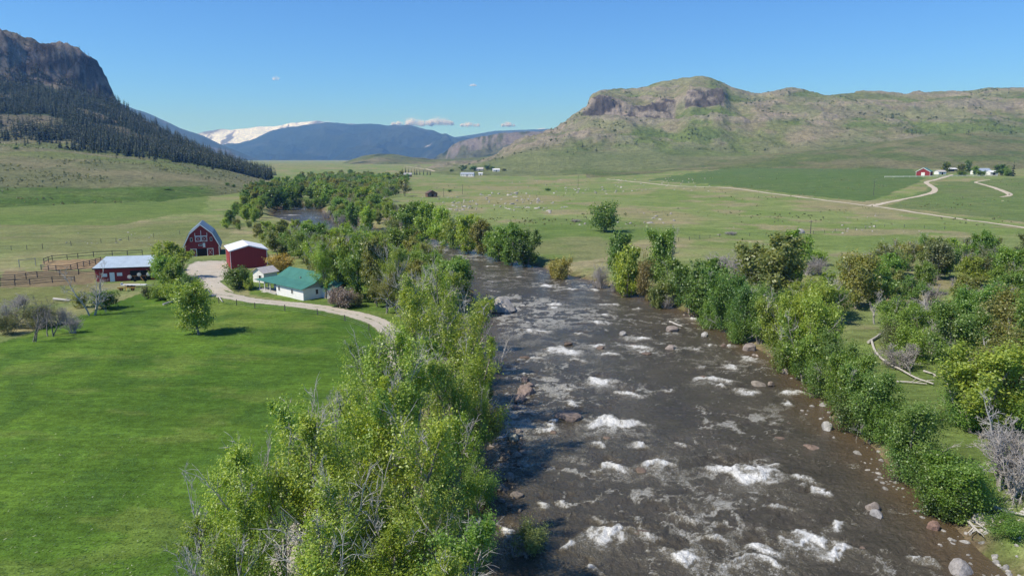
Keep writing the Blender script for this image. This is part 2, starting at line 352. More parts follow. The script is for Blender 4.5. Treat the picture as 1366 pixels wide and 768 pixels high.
far_hill('canyon_cliffs', -0.16, 0.16, [(pts('540,3900 820,3900'), pts('540,226 820,226')), (pts('540,4400 820,4400'), shift(cf, 22)), (pts('540,4650 820,4650'), cf), (pts('540,5600 820,5600'), shift(cf, 14))], c_cliffs, 38, 130, 310, hill_mat('canyon_cover', .6), soft=0)
blue = pts('200,222 250,206 300,196 330,187 345,181 365,173 390,167 408,165.5 430,167 455,170 475,168 498,166 520,167 540,168.5 560,174 580,179 602,185 640,190 720,196')
def c_mt(f, gl):
    c = lerp(FOREST * .9, rgb(.04, .055, .035), sm(.5, .75, gl)); c = lerp(c, rgb(.08, .09, .06), .5 * sm(.1, .2, fbm(f.X / 600, f.Y / 600, 5, 25))); return lerp(c, rgb(.85, .86, .88), .7 * sm(.28, .33, fbm(f.X / 900, f.Y / 900, 5, 15)))
far_hill('blue_mountain', -0.5, 0.06, [(pts('200,9000 720,9000'), pts('200,226 720,224')), (pts('200,10200 720,10200'), pts('200,224 300,218 400,214 500,212 600,212 720,214')), (pts('200,13000 720,13000'), blue), (pts('200,15200 720,15200'), shift(blue, 20))], c_mt, 420, 1300, 410, hill_mat('blue_mountain_cover', .13), soft=0)
b2 = pts('560,196 590,190 605,184 630,180 660,175 690,174 740,172 820,170')
far_hill('distant_mountain', -0.14, 0.2, [(pts('560,13700 820,13700'), pts('560,215 820,212')), (pts('560,15600 820,15600'), b2), (pts('560,17300 820,17300'), shift(b2, 15))], c_mt, 130, 1700, 510, hill_mat('distant_cover', .2), soft=0)
sn = pts('180,205 230,191 262,180 272,177 285,175 296,173 310,174 331,172 350,170 366,168 390,164 405,163 423,162 445,164 467,166.5 500,172 560,182')
def c_snow(f, gl):
    return lerp(rgb(.76, .86, .98), rgb(.12, .11, .12), .9 * np.maximum(sm(.52, .66, gl) * sm(-.12, .06, fbm(f.X / 1300, f.Y / 1300, 4, 3)), sm(.06, .14, fbm(f.X / 260, f.Y / 420, 5, 13))))
far_hill('snowy_mountain', -0.52, -0.1, [(pts('180,14700 560,14700'), pts('180,225 560,225')), (pts('180,16200 560,16200'), sn), (pts('180,17700 560,17700'), shift(sn, 14))], c_snow, 240, 1400, 610, hill_mat('snow_cover', .2), soft=0)

def hill_z(x, y):
    z = np.full(np.shape(x), -999.0)
    for h in HILLS: z = np.maximum(z, h.ev(x, y))
    return z
def gz(x, y):
    """height of whatever ground is on top at x, y"""
    x = np.atleast_1d(np.asarray(x, float)); y = np.atleast_1d(np.asarray(y, float))
    return np.maximum(valley_z(x, y), hill_z(x, y))
def pix(px, py):
    """photo pixel -> point on the ground (march along the sight line)"""
    a, b, c = ray(px, py); lo, hi = 15.0, 9000.0
    for n in (420, 24):
        t = np.geomspace(lo, hi, n); x, y, z = a * t, b * t, CAM_H + c * t; h = gz(x, y); k = int(np.argmax(z <= h))
        if z[k] > h[k]: k = n - 1
        lo, hi = t[max(0, k - 1)], t[k]
    tt = hi
    X, Y = a * tt, b * tt
    return np.array([X, Y, float(gz(X, Y)[0])])

# ------------------------------------------------------------------ ground colours by zone
PX = 683 + FPX * G.X / (G.Y * math.cos(PITCH) + (CAM_H - G.Z) * math.sin(PITCH))
PY = 384 - FPX * (G.Y * math.sin(PITCH) + (G.Z - CAM_H) * math.cos(PITCH)) / (G.Y * math.cos(PITCH) + (CAM_H - G.Z) * math.sin(PITCH))
wob = 6 * fbm(G.X / 20, G.Y / 20, 3, 6); PYw = PY + wob * .6; PXw = PX + wob * 2
c = np.zeros(G.X.shape + (3,)) + rgb(.185, .232, .085)
c = lerp(c, rgb(.235, .23, .115), sm(.45, .62, .5 + fbm(G.X / 70, G.Y / 110, 5, 18)))
c = lerp(c, rgb(.145, .205, .06), .8 * sm(.5, .62, .5 + fbm(G.X / 45, G.Y / 45, 4, 28)))
c = lerp(c, rgb(.27, .235, .145), .7 * sm(.1, .2, fbm(G.X / 25, G.Y / 25, 4, 38)))
LUSH = rgb(.092, .170, .025)
def zone(poly, col, k=1.0):
    global c
    c = lerp(c, np.broadcast_to(col, c.shape) if np.ndim(col) == 1 else col, k * in_poly(PXw, PYw, poly).astype(float))
lush = lerp(np.broadcast_to(LUSH, c.shape), rgb(.070, .138, .021), sm(.46, .6, .5 + fbm(G.X / 16, G.Y / 30, 4, 48)))
lush = lerp(lush, rgb(.15, .20, .045), .7 * sm(.05, .2, fbm(G.X / 28, G.Y / 22, 4, 58)))
lush = lerp(lush, rgb(.062, .125, .024), .7 * sm(.10, .17, fbm(G.X / 5, G.Y / 5, 4, 88))); lush = lerp(lush, rgb(.15, .195, .05), .4 * sm(.13, .2, fbm(G.X / 9 + G.Y / 40, G.Y / 4 , 4, 98)))
zone([(-900, 1400), (-900, 470), (0, 455), (110, 420), (200, 388), (290, 398), (420, 412), (500, 430), (540, 460), (560, 520), (500, 1400)], lush)
zone([(330, 360), (540, 360), (600, 470), (540, 470), (500, 425), (400, 405), (330, 392)], lush * 1.1, .85)       # house lawn
zone([(-900, 262), (280, 262), (270, 283), (150, 300), (-900, 304)], rgb(.115, .17, .045), .85)                   # hay field below the shoulder
zone([(-900, 304), (150, 300), (270, 290), (330, 300), (260, 335), (-900, 345)], rgb(.15, .17, .07), .6)
zone([(860, 240), (1010, 219), (1215, 224), (1235, 240), (1155, 270), (960, 247)], rgb(.085, .14, .045), .9)
zone([(1190, 273), (1255, 243), (1400, 237), (1800, 240), (1800, 300), (1366, 296), (1180, 275)], rgb(.10, .155, .05), .75)
zone([(560, 320), (720, 290), (900, 300), (800, 345), (740, 352)], rgb(.085, .15, .035), .45)
zone([(1110, 440), (1300, 440), (1290, 520), (1330, 640), (1366, 768), (1300, 768), (1190, 600)], rgb(.10, .155, .04), .7)
zone([(57, 348), (104, 346), (140, 345), (132, 358), (55, 361)], rgb(.30, .215, .13), .95)                       # corral dirt
zone([(0, 360), (130, 362), (125, 378), (0, 385)], rgb(.20, .15, .10), .85)
zone([(0, 385), (130, 378), (120, 402), (0, 412)], rgb(.15, .145, .06), .6)
bank = sm(4.0, 1.2, GSD + 1.6 * fbm(G.X / 3, G.Y / 3, 3, 68)); right_s = (G.X > np.interp(G.Y, RB[::-1, 1][np.argsort(RB[::-1, 1])], RB[::-1, 0][np.argsort(RB[::-1, 1])]) - 6)
c = lerp(c, lerp(np.broadcast_to(rgb(.17, .13, .085), c.shape), rgb(.11, .115, .045), sm(-.1, .12, fbm(G.X / 2.2, G.Y / 2.2, 3, 78))), bank)
c = lerp(c, rgb(.055, .04, .024), sm(.5, -.6, GSD))
ground = G.mesh('ground', c, ground_mat())

# ------------------------------------------------------------------ river
FOAM = pts('716,442,45,1 775,445,28,1 748,466,50,2 796,462,28,1 711,476,35,1 809,472,30,1 801,508,45,2 836,523,35,1.5 758,518,28,1 762,537,35,1 813,560,70,2 738,560,35,1 799,430,45,1 850,449,40,1 '
           '843,460,50,1 860,469,25,1 731,381,40,1 742,405,40,1 738,411,30,1 809,406,35,1 809,420,30,1 779,411,25,1 698,370,20,1 674,373,15,1 764,386,20,1 792,386,25,1 846,411,20,1 896,445,25,1 918,425,35,1 '
           '953,460,18,1 973,460,15,1 931,467,20,1 999,479,35,1 935,489,18,1 948,506,60,1 972,489,20,1 995,523,35,1 1056,523,45,1 962,515,25,1 1048,537,15,1 760,540,28,1 730,570,35,1 801,589,28,1 857,594,40,1 '
           '819,622,38,1.3 878,618,42,2 944,570,25,.6 910,592,30,.6 976,628,50,2 725,671,20,1 751,667,20,1 674,709,15,1 805,710,45,2 857,712,40,1.3 913,738,50,1.4 920,687,30,.6 760,723,25,.7 791,758,14,1 955,716,50,.5 '
           '1000,628,60,2 1024,620,36,1.3 1046,675,25,.8 1076,642,30,.8 1092,657,18,.8 1108,697,30,1 1072,712,60,2 1020,728,50,1.2 1000,748,70,1.4 1120,733,45,1 1237,749,20,.8 992,522,25,.8 690,480,25,.7 706,497,30,.7 '
           '660,388,20,.7 655,376,20,.7 700,430,25,.6 770,480,30,.6 1030,565,20,.5 890,520,20,.5 700,408,18,1 560,322,30,.7 590,333,30,.7 610,340,25,.8 655,355,25,.8 390,287,30,.8 400,279,24,.8 420,290,20,.8 376,291,16,.8')
W = Fan(-0.45, 1.0, 700, 30, 600, 900)
X, Y = W.X, W.Y; sdw = river_sd(X, Y).reshape(X.shape)
warpx = X + 2.4 * fbm(X / 2.2, Y / 2.6, 4, 11, .62); warpy = Y + 4.2 * fbm(X / 2.0, Y / 2.6, 4, 12, .65)
foam = np.zeros_like(X); zz = np.zeros_like(X)
for i, (fx, fy, fw, fk) in enumerate(FOAM):
    x0, y0 = at_z(fx, fy); mpp = math.hypot(x0, y0, CAM_H) / FPX; hw = fw * .5 * mpp * (.98 if fk > 1.2 else .9)
    m = (np.abs(X - x0) < hw * 3 + 5) & (np.abs(Y - y0) < 16 + hw * 3)
    if not m.any(): continue
    u = (warpx[m] - x0) / hw; v = (warpy[m] - y0) / max(0.8, hw * .62)            # v < 0: downstream
    arc = v + .55 * u * u * (1 if i % 3 else -.6)
    crest = np.exp(-(u ** 2) * 1.1) * np.exp(-np.where(arc > 0, (arc / .42) ** 2, (arc / (.55 + .35 * fk)) ** 2))
    tail = np.exp(-((u * (1.0 + .2 * np.minimum(0, v))) ** 2) * .9) * sm(.2, -.8, v) * np.exp(v / (1.5 * fk)) * (.42 + .1 * fk)
    foam[m] = np.maximum(foam[m], (crest * (.95 + .20 * fk) + tail) * min(1.0, .60 + .22 * fk))
    zz[m] += np.exp(-(u ** 2) * .8) * (np.exp(-((v - .1) / .8) ** 2) * .20 - .16 * np.exp(-((v - 1.6) / 1.1) ** 2)) * (0.55 + .6 * fk)
nz1 = fbm(X / 1.7, Y / 1.0, 4, 101); nz2 = fbm(X / 5.5, Y / 3.5, 3, 102); st = ridged(warpx / 2.2, warpy / 1.1, 4, 103)
rough = sm(-.3, -2.5, sdw) * (1 - .5 * sm(300, 350, Y)) * (.55 + .45 * sm(.35, .65, .5 + fbm(X / 14, Y / 14, 3, 104)))
streak = ridged(warpx / 1.2, warpy / 2.0, 3, 107)
foam = foam * (.42 + .80 * sm(.36, .74, st)) * (.62 + .5 * sm(.3, .65, streak))
rapid = np.clip(foam + .18 * rough, 0, 1)
caps = np.maximum(sm(.74, .92, ridged(warpx / 3.2, warpy / 1.4, 3, 105) + .5 * fbm(X / 15, Y / 11, 2, 106) + .10 * sm(80, 130, Y)) * .68, sm(.77, .95, ridged(warpx / 1.1, Y / 7.0, 3, 109) + .4 * fbm(X / 9, Y / 14, 2, 110)) * .46) * rough
foam = np.clip(np.maximum(foam, caps), 0, 1.2)
W.Z = zz + (nz1 * .34 + nz2 * .34) * rough + .16 * foam * (st - .3) - .02
shallow = sm(-5.5, -.3, sdw + 2.5 * fbm(X / 4, Y / 4, 3, 108)) * (.35 + .65 * sm(0, 20, X - np.interp(Y, LB[np.argsort(LB[:, 1]), 1], LB[np.argsort(LB[:, 1]), 0])))
def water_mat():
    m, n, l = new_mat('river_water')
    a = N(n, 'ShaderNodeVertexColor', layer_name='Col'); sp = n.new('ShaderNodeSeparateColor'); l.new(a.outputs[0], sp.inputs[0])
    geo = n.new('ShaderNodeNewGeometry'); P = geo.outputs['Position']
    w1 = noise(n, l, scaled(n, l, P, (1, .75, 1)), 2.1, 5, 0.62, 0.6); w2 = noise(n, l, scaled(n, l, P, (.9, .6, 1)), 7.0, 3, 0.6, .5)
    dep = noise(n, l, P, .16, 4, .6)
    deep = mixc(n, l, 'MIX', ramp(n, l, dep, [(.35, g1(0)), (.65, g1(1))]), (.060, .052, .037), (.088, .075, .052))
    base = mixc(n, l, 'MIX', sp.outputs[1], deep, (.098, .071, .040))
    # foam breaks up into flecks and strings
    fa = noise(n, l, scaled(n, l, P, (1.25, .8, 1)), 2.6, 8, 0.78, 1.6); fb = noise(n, l, scaled(n, l, P, (1.0, .7, 1)), 9.0, 4, 0.75, .8)
    fn = N(n, 'ShaderNodeMath', operation='MULTIPLY_ADD'); l.new(fb, fn.inputs[0]); fn.inputs[1].default_value = .75; l.new(fa, fn.inputs[2])
    mth = N(n, 'ShaderNodeMath', operation='MULTIPLY_ADD'); l.new(fn.outputs[0], mth.inputs[0]); mth.inputs[1].default_value = 2.2; mth.inputs[2].default_value = -2.22
    ad = N(n, 'ShaderNodeMath', operation='ADD'); l.new(sp.outputs[0], ad.inputs[0]); l.new(mth.outputs[0], ad.inputs[1])
    fm = ramp(n, l, ad.outputs[0], [(.08, g1(0)), (.28, g1(.16)), (.52, g1(.5)), (.95, g1(1))])
    aer = mixc(n, l, 'MIX', ramp(n, l, sp.outputs[0], [(.12, g1(0)), (.7, g1(.6))]), base, (.23, .205, .13))
    col = mixc(n, l, 'MIX', fm, aer, (.80, .80, .76))
    rg = ramp(n, l, fm, [(0, g1(.17)), (.6, g1(.8))])
    b1 = N(n, 'ShaderNodeBump', Strength=.7, Distance=.6); l.new(w1, b1.inputs['Height']); l.new(ramp(n, l, sp.outputs[2], [(.1, g1(.5)), (.6, g1(.8))]), b1.inputs['Strength'])
    b2 = N(n, 'ShaderNodeBump', Strength=.5, Distance=.15); l.new(w2, b2.inputs['Height']); l.new(ramp(n, l, sp.outputs[2], [(.1, g1(.4)), (.6, g1(.6))]), b2.inputs['Strength']); l.new(b1.outputs[0], b2.inputs['Normal'])
    b3 = N(n, 'ShaderNodeBump', Strength=.5, Distance=.2); l.new(fm, b3.inputs['Height']); l.new(b2.outputs[0], b3.inputs['Normal'])
    p = finish(n, l, col, rg, b3.outputs[0], .5); p.inputs['IOR'].default_value = 1.33; return m
river = W.mesh('river', np.stack([foam, shallow, rough], -1), water_mat(), keep=(sdw < .9))

# ------------------------------------------------------------------ tracks and yard
def gravel_mat(name, col, col2, grass):
    m, n, l = new_mat(name); geo = n.new('ShaderNodeNewGeometry'); P = geo.outputs['Position']
    a = N(n, 'ShaderNodeVertexColor', layer_name='Col'); sp = n.new('ShaderNodeSeparateColor'); l.new(a.outputs[0], sp.inputs[0])
    n1 = noise(n, l, P, .35, 5, .65); n2 = noise(n, l, P, 6.0, 4, .7); n3 = noise(n, l, P, .8, 5, .7)
    cc = mixc(n, l, 'MIX', ramp(n, l, n1, [(.3, g1(0)), (.7, g1(1))]), col, col2)
    cc = mixc(n, l, 'MULTIPLY', .8, cc, ramp(n, l, n2, [(.3, g1(.75)), (.7, g1(1.2))]))
    e = N(n, 'ShaderNodeMath', operation='ADD'); l.new(sp.outputs[0], e.inputs[0]); l.new(n3, e.inputs[1])
    cc = mixc(n, l, 'MIX', ramp(n, l, e.outputs[0], [(.98 / 1.6, g1(0)), (1.16 / 1.6, g1(1))]), cc, grass) if False else mixc(n, l, 'MIX', ramp(n, l, e.outputs[0], [(.86, g1(0)), (1.0, g1(1))]), cc, grass)
    finish(n, l, cc, .95, bump(n, l, n2, .4, .06), .1); return m
def catmull(P, n=12):
    P = np.array(P, float); Q = np.vstack([2 * P[0] - P[1], P, 2 * P[-1] - P[-2]]); out = []
    for i in range(1, len(Q) - 2):
        for t in np.linspace(0, 1, n, endpoint=False):
            a, b, c_, d = Q[i - 1:i + 3]
            out.append(.5 * ((2 * b) + (-a + c_) * t + (2 * a - 5 * b + 4 * c_ - d) * t * t + (-a + 3 * b - 3 * c_ + d) * t ** 3))
    return np.array(out + [P[-1]])
def track(name, pixels, width, mat, lift=.05, nx=8, strip=0.0, seg=14, jit=.5):
    C = np.array([pix(*p)[:2] for p in pixels]); C = catmull(C, seg)
    T_ = np.gradient(C, axis=0); T_ /= np.linalg.norm(T_, axis=1)[:, None] + 1e-9; Nn = np.stack([-T_[:, 1], T_[:, 0]], 1)
    wd = np.asarray(width, float) if np.ndim(width) else np.full(len(pixels), width)
    wd = np.interp(np.linspace(0, 1, len(C)), np.linspace(0, 1, len(wd)), wd)
    u = np.linspace(-1, 1, nx)
    L = wd[:, None] * .5 * u[None] * (1 + jit * .5 * fbm(np.arange(len(C)) / 3.0, np.zeros(len(C)), 3, 5)[:, None])
    X = C[:, :1] + Nn[:, :1] * L; Y = C[:, 1:] + Nn[:, 1:] * L
    Z = gz(X.ravel(), Y.ravel()).reshape(X.shape) + lift - .10 * (np.abs(u) > .95)[None]
    edge = np.clip(sm(.55, 1.0, np.abs(u)) * .75 + strip * np.exp(-(u / .22) ** 2), 0, 1)[None] * np.ones_like(X)
    nr, nc = X.shape; j, i = np.meshgrid(np.arange(nr - 1), np.arange(nc - 1), indexing='ij'); q = (j * nc + i).ravel()
    me = mesh_from(name, np.stack([X, Y, Z], -1).reshape(-1, 3), np.stack([q, q + 1, q + nc + 1, q + nc], 1), True)
    vcol(me, 'Col', np.stack([edge] * 3, -1).reshape(-1, 3))
    return tag(add(name, me, mat), kind='structure')
gm = gravel_mat('driveway_gravel', (.40, .36, .29), (.48, .435, .36), (.10, .14, .04))
dm = gravel_mat('ranch_road_dirt', (.44, .38, .28), (.52, .46, .36), (.15, .16, .07))
track('driveway', [(285, 392), (310, 396), (345, 402), (390, 406), (430, 411), (470, 419), (500, 428), (520, 442), (528, 462), (520, 500), (490, 570), (450, 650), (390, 760), (330, 900)], 5.0, gm, .06, 13, .42)
track('ranch_road', [(810, 239), (850, 243), (900, 248), (960, 250), (1020, 257), (1090, 266), (1160, 275), (1230, 285), (1300, 295), (1366, 304), (1480, 322)], [5, 5, 5, 4.6, 4.4, 4.2, 4.6, 4.2, 4, 4, 4], dm, .16, 7, .25, 20)
track('ranch_driveway', [(1160, 275), (1180, 271), (1205, 266), (1230, 261), (1244, 257), (1247, 252), (1240, 247), (1236, 243), (1248, 240), (1262, 236), (1270, 233)], [9, 5, 4.4, 4.6, 5, 5, 5, 5, 5, 5, 4], dm, .16, 7, .25, 20)
track('dirt_track', [(1320, 240), (1302, 243), (1310, 246), (1330, 252), (1345, 258), (1346, 261), (1335, 263)], [2.5, 3, 4, 5, 5, 4, 3], dm, .14, 7, .4, 20)
track('valley_track', [(540, 222), (555, 224), (570, 226), (580, 229)], 7, dm, .5, 5, .0, 20)
# parking yard between the barn and the house
yard = [(263, 346), (302, 346), (306, 352), (308, 362), (302, 372), (292, 380), (300, 389), (318, 396), (290, 399), (268, 388), (252, 376), (244, 366), (246, 356), (254, 349)]
Yp = np.array([pix(*p)[:2] for p in yard]); ctr = Yp.mean(0); Yc = catmull(np.vstack([Yp, Yp[:1]]), 8)[:-1]
V = [(*ctr,)]; rings = [.35, .7, .92, 1.0]; F = []; E = [0]; nY = len(Yc)
for r_ in rings: V += [tuple(ctr + (p - ctr) * r_) for p in Yc]; E += [max(0, (r_ - .7) / .3) * .75] * nY
for k in range(nY):
    F.append((0, 1 + k, 1 + (k + 1) % nY, 1 + (k + 1) % nY))
V = np.array(V); Zv = gz(V[:, 0], V[:, 1]) + .06; Zv[-nY:] -= .08
Fq = [(1 + r_ * nY + k, 1 + (r_ + 1) * nY + k, 1 + (r_ + 1) * nY + (k + 1) % nY, 1 + r_ * nY + (k + 1) % nY) for r_ in range(3) for k in range(nY)]
me = bpy.data.meshes.new('gravel_yard'); me.from_pydata(np.column_stack([V, Zv]).tolist(), [], [f_[:3] for f_ in F] + Fq); me.update()
vcol(me, 'Col', np.stack([E] * 3, -1)); tag(add('gravel_yard', me, gm), kind='structure')
# ------------------------------------------------------------------ vegetation: materials
def leaf_mat(name, trans=.38):
    m, n, l = new_mat(name); oi = n.new('ShaderNodeObjectInfo'); geo = n.new('ShaderNodeNewGeometry')
    rp = geo.outputs['Random Per Island']
    col = mixc(n, l, 'MULTIPLY', 1.0, oi.outputs['Color'], ramp(n, l, rp, [(0, (.62, .68, .7)), (.5, (1, 1, 1)), (1, (1.45, 1.28, 1.1))]))
    d = n.new('ShaderNodeBsdfDiffuse'); t = n.new('ShaderNodeBsdfTranslucent'); g = N(n, 'ShaderNodeBsdfGlossy', Roughness=.45)
    l.new(col, d.inputs[0]); l.new(mixc(n, l, 'MULTIPLY', 1.0, col, (1.25, 1.2, .6)), t.inputs[0]); g.inputs[0].default_value = (.8, .85, .8, 1)
    m1 = N(n, 'ShaderNodeMixShader', Fac=trans); l.new(d.outputs[0], m1.inputs[1]); l.new(t.outputs[0], m1.inputs[2])
    m2 = N(n, 'ShaderNodeMixShader', Fac=.045); l.new(m1.outputs[0], m2.inputs[1]); l.new(g.outputs[0], m2.inputs[2])
    o = n.new('ShaderNodeOutputMaterial'); l.new(m2.outputs[0], o.inputs[0]); return m
def bark_mat(name, a, b):
    m, n, l = new_mat(name); geo = n.new('ShaderNodeNewGeometry'); v = scaled(n, l, geo.outputs['Position'], (5, 5, 1.2))
    nn = noise(n, l, v, 2.2, 5, .7); cc = mixc(n, l, 'MIX', ramp(n, l, nn, [(.35, g1(0)), (.65, g1(1))]), a, b)
    finish(n, l, cc, .95, bump(n, l, nn, .6, .05), .1); return m
LEAF = leaf_mat('leaf', .5); NEEDLE = leaf_mat('needle', .1)
BARK = bark_mat('bark_grey_brown', (.15, .13, .105), (.34, .30, .255)); DEADW = bark_mat('bleached_wood', (.34, .32, .29), (.56, .53, .48)); TWIG = bark_mat('bare_twigs', (.27, .25, .23), (.46, .43, .40)); DARKB = bark_mat('dark_bark', (.05, .04, .032), (.12, .095, .075))

# ------------------------------------------------------------------ vegetation: prototype meshes
def tube(P, rad, k, V, F):
    P = np.asarray(P, float); T_ = np.gradient(P, axis=0); T_ /= np.linalg.norm(T_, axis=1)[:, None] + 1e-9
    ref = np.array([.3, .2, .93]) if abs(T_[0, 2]) < .9 else np.array([.95, .1, .2])
    A = np.cross(T_, ref); A /= np.linalg.norm(A, axis=1)[:, None] + 1e-9; B = np.cross(T_, A)
    an = np.arange(k) / k * 2 * math.pi; b0 = sum(len(v) for v in V)
    ring = P[:, None] + (A[:, None] * np.cos(an)[None, :, None] + B[:, None] * np.sin(an)[None, :, None]) * np.asarray(rad)[:, None, None]
    V.append(ring.reshape(-1, 3)); n = len(P)
    for i in range(n - 1):
        for j in range(k): F.append((b0 + i * k + j, b0 + i * k + (j + 1) % k, b0 + (i + 1) * k + (j + 1) % k, b0 + (i + 1) * k + j))
def grow(r, p, d, L, n, wob, up):
    P = [np.array(p, float)]; d = np.array(d, float); d /= np.linalg.norm(d)
    for i in range(n):
        d = d + r.normal(0, wob, 3) + np.array([0, 0, up]); d /= np.linalg.norm(d); P.append(P[-1] + d * L / n)
    return np.array(P)
def at_t(P, t):
    f_ = t * (len(P) - 1); i = min(len(P) - 2, int(f_)); u = f_ - i
    return P[i] * (1 - u) + P[i + 1] * u, P[i + 1] - P[i]
def leaves_mesh(name, C, size, r, upb=.5):
    n = len(C); nr = r.normal(0, .75, (n, 3)); ax = C - C.mean(0); nr += ax / (np.linalg.norm(ax, axis=1)[:, None] + .1) * .55; nr[:, 2] += upb * 1.5; nr /= np.linalg.norm(nr, axis=1)[:, None]
    t = np.cross(nr, r.normal(0, 1, (n, 3))); t /= np.linalg.norm(t, axis=1)[:, None]; b = np.cross(nr, t)
    s = size * (.6 + .8 * r.random(n))[:, None]
    V = np.stack([C - t * s, C - b * s * .62, C + t * s, C + b * s * .62], 1) ; V[:, 1] += nr * s * .18; V[:, 3] += nr * s * .18
    return mesh_from(name, V.reshape(-1, 3), np.arange(4 * n).reshape(-1, 4))
def make_tree(name, seed, H, Wd, stems=1, cb=.25, n1=16, n2=7, nl=8000, ls=.13, dead=0, lean=.08, up=.06, shape=.55, sig=.30, tips=0, tr=.02, fast=0.0):
    """a forked trunk, limbs, twigs and leaf clumps on the twigs; dead = bleached bare limbs that stick out of the crown"""
    r = np.random.default_rng(seed); V, F, DV, DF, tw = [], [], [], [], []
    per = max(3, n1 // stems)
    for s_ in range(stems):
        az = s_ / stems * 6.283 + r.random(); tilt = lean + (.28 if stems > 1 else 0) * r.uniform(.5, 1.1)
        b = (r.normal(0, .05 * Wd * (stems > 1)), r.normal(0, .05 * Wd * (stems > 1)), -.35)
        Ls = H * r.uniform(.80, .97) if s_ else H * .95
        P = grow(r, b, (math.cos(az) * tilt, math.sin(az) * tilt, 1), Ls, 10, .07, .02); r0 = H * tr * (.75 if stems > 1 else 1)
        tube(P, np.linspace(1, .12, len(P)) ** .85 * r0, 6, V, F)
        for i in range(per):
            t = cb + (1 - cb) * (i + r.random() * .8) / per; t = min(t, .98); p, td = at_t(P, t)
            env = math.sin(min(1, (t - cb) / (1 - cb) * .86 + .16 * shape + .10) * math.pi) ** .6
            isd = r.random() < dead; L = Wd * .5 * max(.28, env) * r.uniform(.7, 1.15) * (1.25 if isd else 1); a2 = i * 2.4 + r.random() * .9 + s_
            el = min(1.35, r.uniform(.15, .7) + .5 * t + fast * .45)
            D = (math.cos(a2) * math.cos(el), math.sin(a2) * math.cos(el), math.sin(el)); B = grow(r, p, D, L, 6, .13, up)
            rr = max(.012, r0 * (1 - t * .8) * .42);
            tube(B, np.linspace(1, .16, len(B)) * rr * (1.55 if isd else 1), 4, DV if isd else V, DF if isd else F)
            for k in range(n2):
                u = .22 + .78 * (k + r.random()) / n2; q, bd = at_t(B, min(u, .99)); bd = bd / (np.linalg.norm(bd) + 1e-9)
                D2 = bd * .7 + r.normal(0, .55, 3) + np.array([0, 0, .22 + fast * .6]); l2 = L * r.uniform(.22, .48)
                Q = grow(r, q, D2, l2, 3, .18, .05); tube(Q, np.linspace(1, .3, 4) * max(.026 if isd else .008, rr * .33), 3, DV if isd else V, DF if isd else F)
                if isd:
                    for kk in range(2):
                        q2, d2 = at_t(Q, r.uniform(.3, .9)); Q2 = grow(r, q2, d2 / (np.linalg.norm(d2) + 1e-9) + r.normal(0, .6, 3), l2 * .55, 2, .2, .05); tube(Q2, np.linspace(1, .3, 3) * max(.02, rr * .2), 3, DV, DF)
                else: tw.append(Q)
    out = {'trunk': None, 'crown': None, 'dead': None}
    me = mesh_from(name + '_trunk', np.vstack(V), F, True); me.materials.append(BARK); out['trunk'] = me
    if DF: me = mesh_from(name + '_dead', np.vstack(DV), DF, True); me.materials.append(DEADW); out['dead'] = me
    if nl:
        wts = np.array([np.linalg.norm(Q[-1] - Q[0]) for Q in tw]) * r.uniform(.4, 1.5, len(tw)); cnt = np.maximum(2, (nl * wts / wts.sum()).astype(int)); C = []
        for Q, k in zip(tw, cnt):
            t = r.uniform(.15, 1.1, k)[:, None]; L = np.linalg.norm(Q[-1] - Q[0]); C.append(Q[0] * (1 - t) + Q[-1] * t + r.normal(0, sig * L * .75 + .06, (k, 3)))
        C = np.vstack(C); C[:, 2] = np.maximum(C[:, 2], .25)
        me = leaves_mesh(name + '_crown', C, ls, r); me.materials.append(LEAF); out['crown'] = me
    out['H'] = H; out['W'] = Wd; return out
def make_bare(name, seed, H, Wd, stems, n1, n2, mat, n3=2, thin=1.0):
    r = np.random.default_rng(seed); V, F = [], []
    for s_ in range(stems):
        az = r.random() * 6.28; tl = r.uniform(.1, .9) * (1 if stems > 1 else .1)
        P = grow(r, (r.normal(0, .07 * Wd), r.normal(0, .07 * Wd), -.3), (math.cos(az) * tl, math.sin(az) * tl, 1), H * r.uniform(.75, 1.0) / math.hypot(1, tl * .6), 7, .11, .03); r0 = H * .014 * thin * (1.5 if stems == 1 else 1)
        tube(P, np.linspace(1, .15, len(P)) * r0, 5, V, F)
        for i in range(n1):
            t = .2 + .78 * (i + r.random()) / n1; p, td = at_t(P, min(t, .98)); td = td / np.linalg.norm(td)
            L = Wd * .42 * (1.1 - .6 * t) * r.uniform(.6, 1.1); B = grow(r, p, td * .8 + r.normal(0, .6, 3) + np.array([0, 0, .2]), L, 4, .16, .05); rr = r0 * (1 - .8 * t) * .5 + .008
            tube(B, np.linspace(1, .25, 5) * rr, 3, V, F)
            for k in range(n2):
                q, d2 = at_t(B, r.uniform(.25, .98)); Q = grow(r, q, d2 / np.linalg.norm(d2) * .8 + r.normal(0, .5, 3), L * r.uniform(.25, .5), 2, .15, .04); tube(Q, np.array([1, .7, .3]) * max(.010 + .006 * thin, rr * .45), 3, V, F)
                for kk in range(n3):
                    q2, d3 = at_t(Q, r.uniform(.2, .95)); Q2 = grow(r, q2, d3 / np.linalg.norm(d3) * .8 + r.normal(0, .5, 3), L * .2, 2, .15, .04); tube(Q2, np.array([1, .7, .4]) * max(.008 + .006 * thin, rr * .3), 3, V, F)
    me = mesh_from(name, np.vstack(V), F, True); me.materials.append(mat)
    return {'trunk': me, 'crown': None, 'dead': None, 'H': H, 'W': Wd}
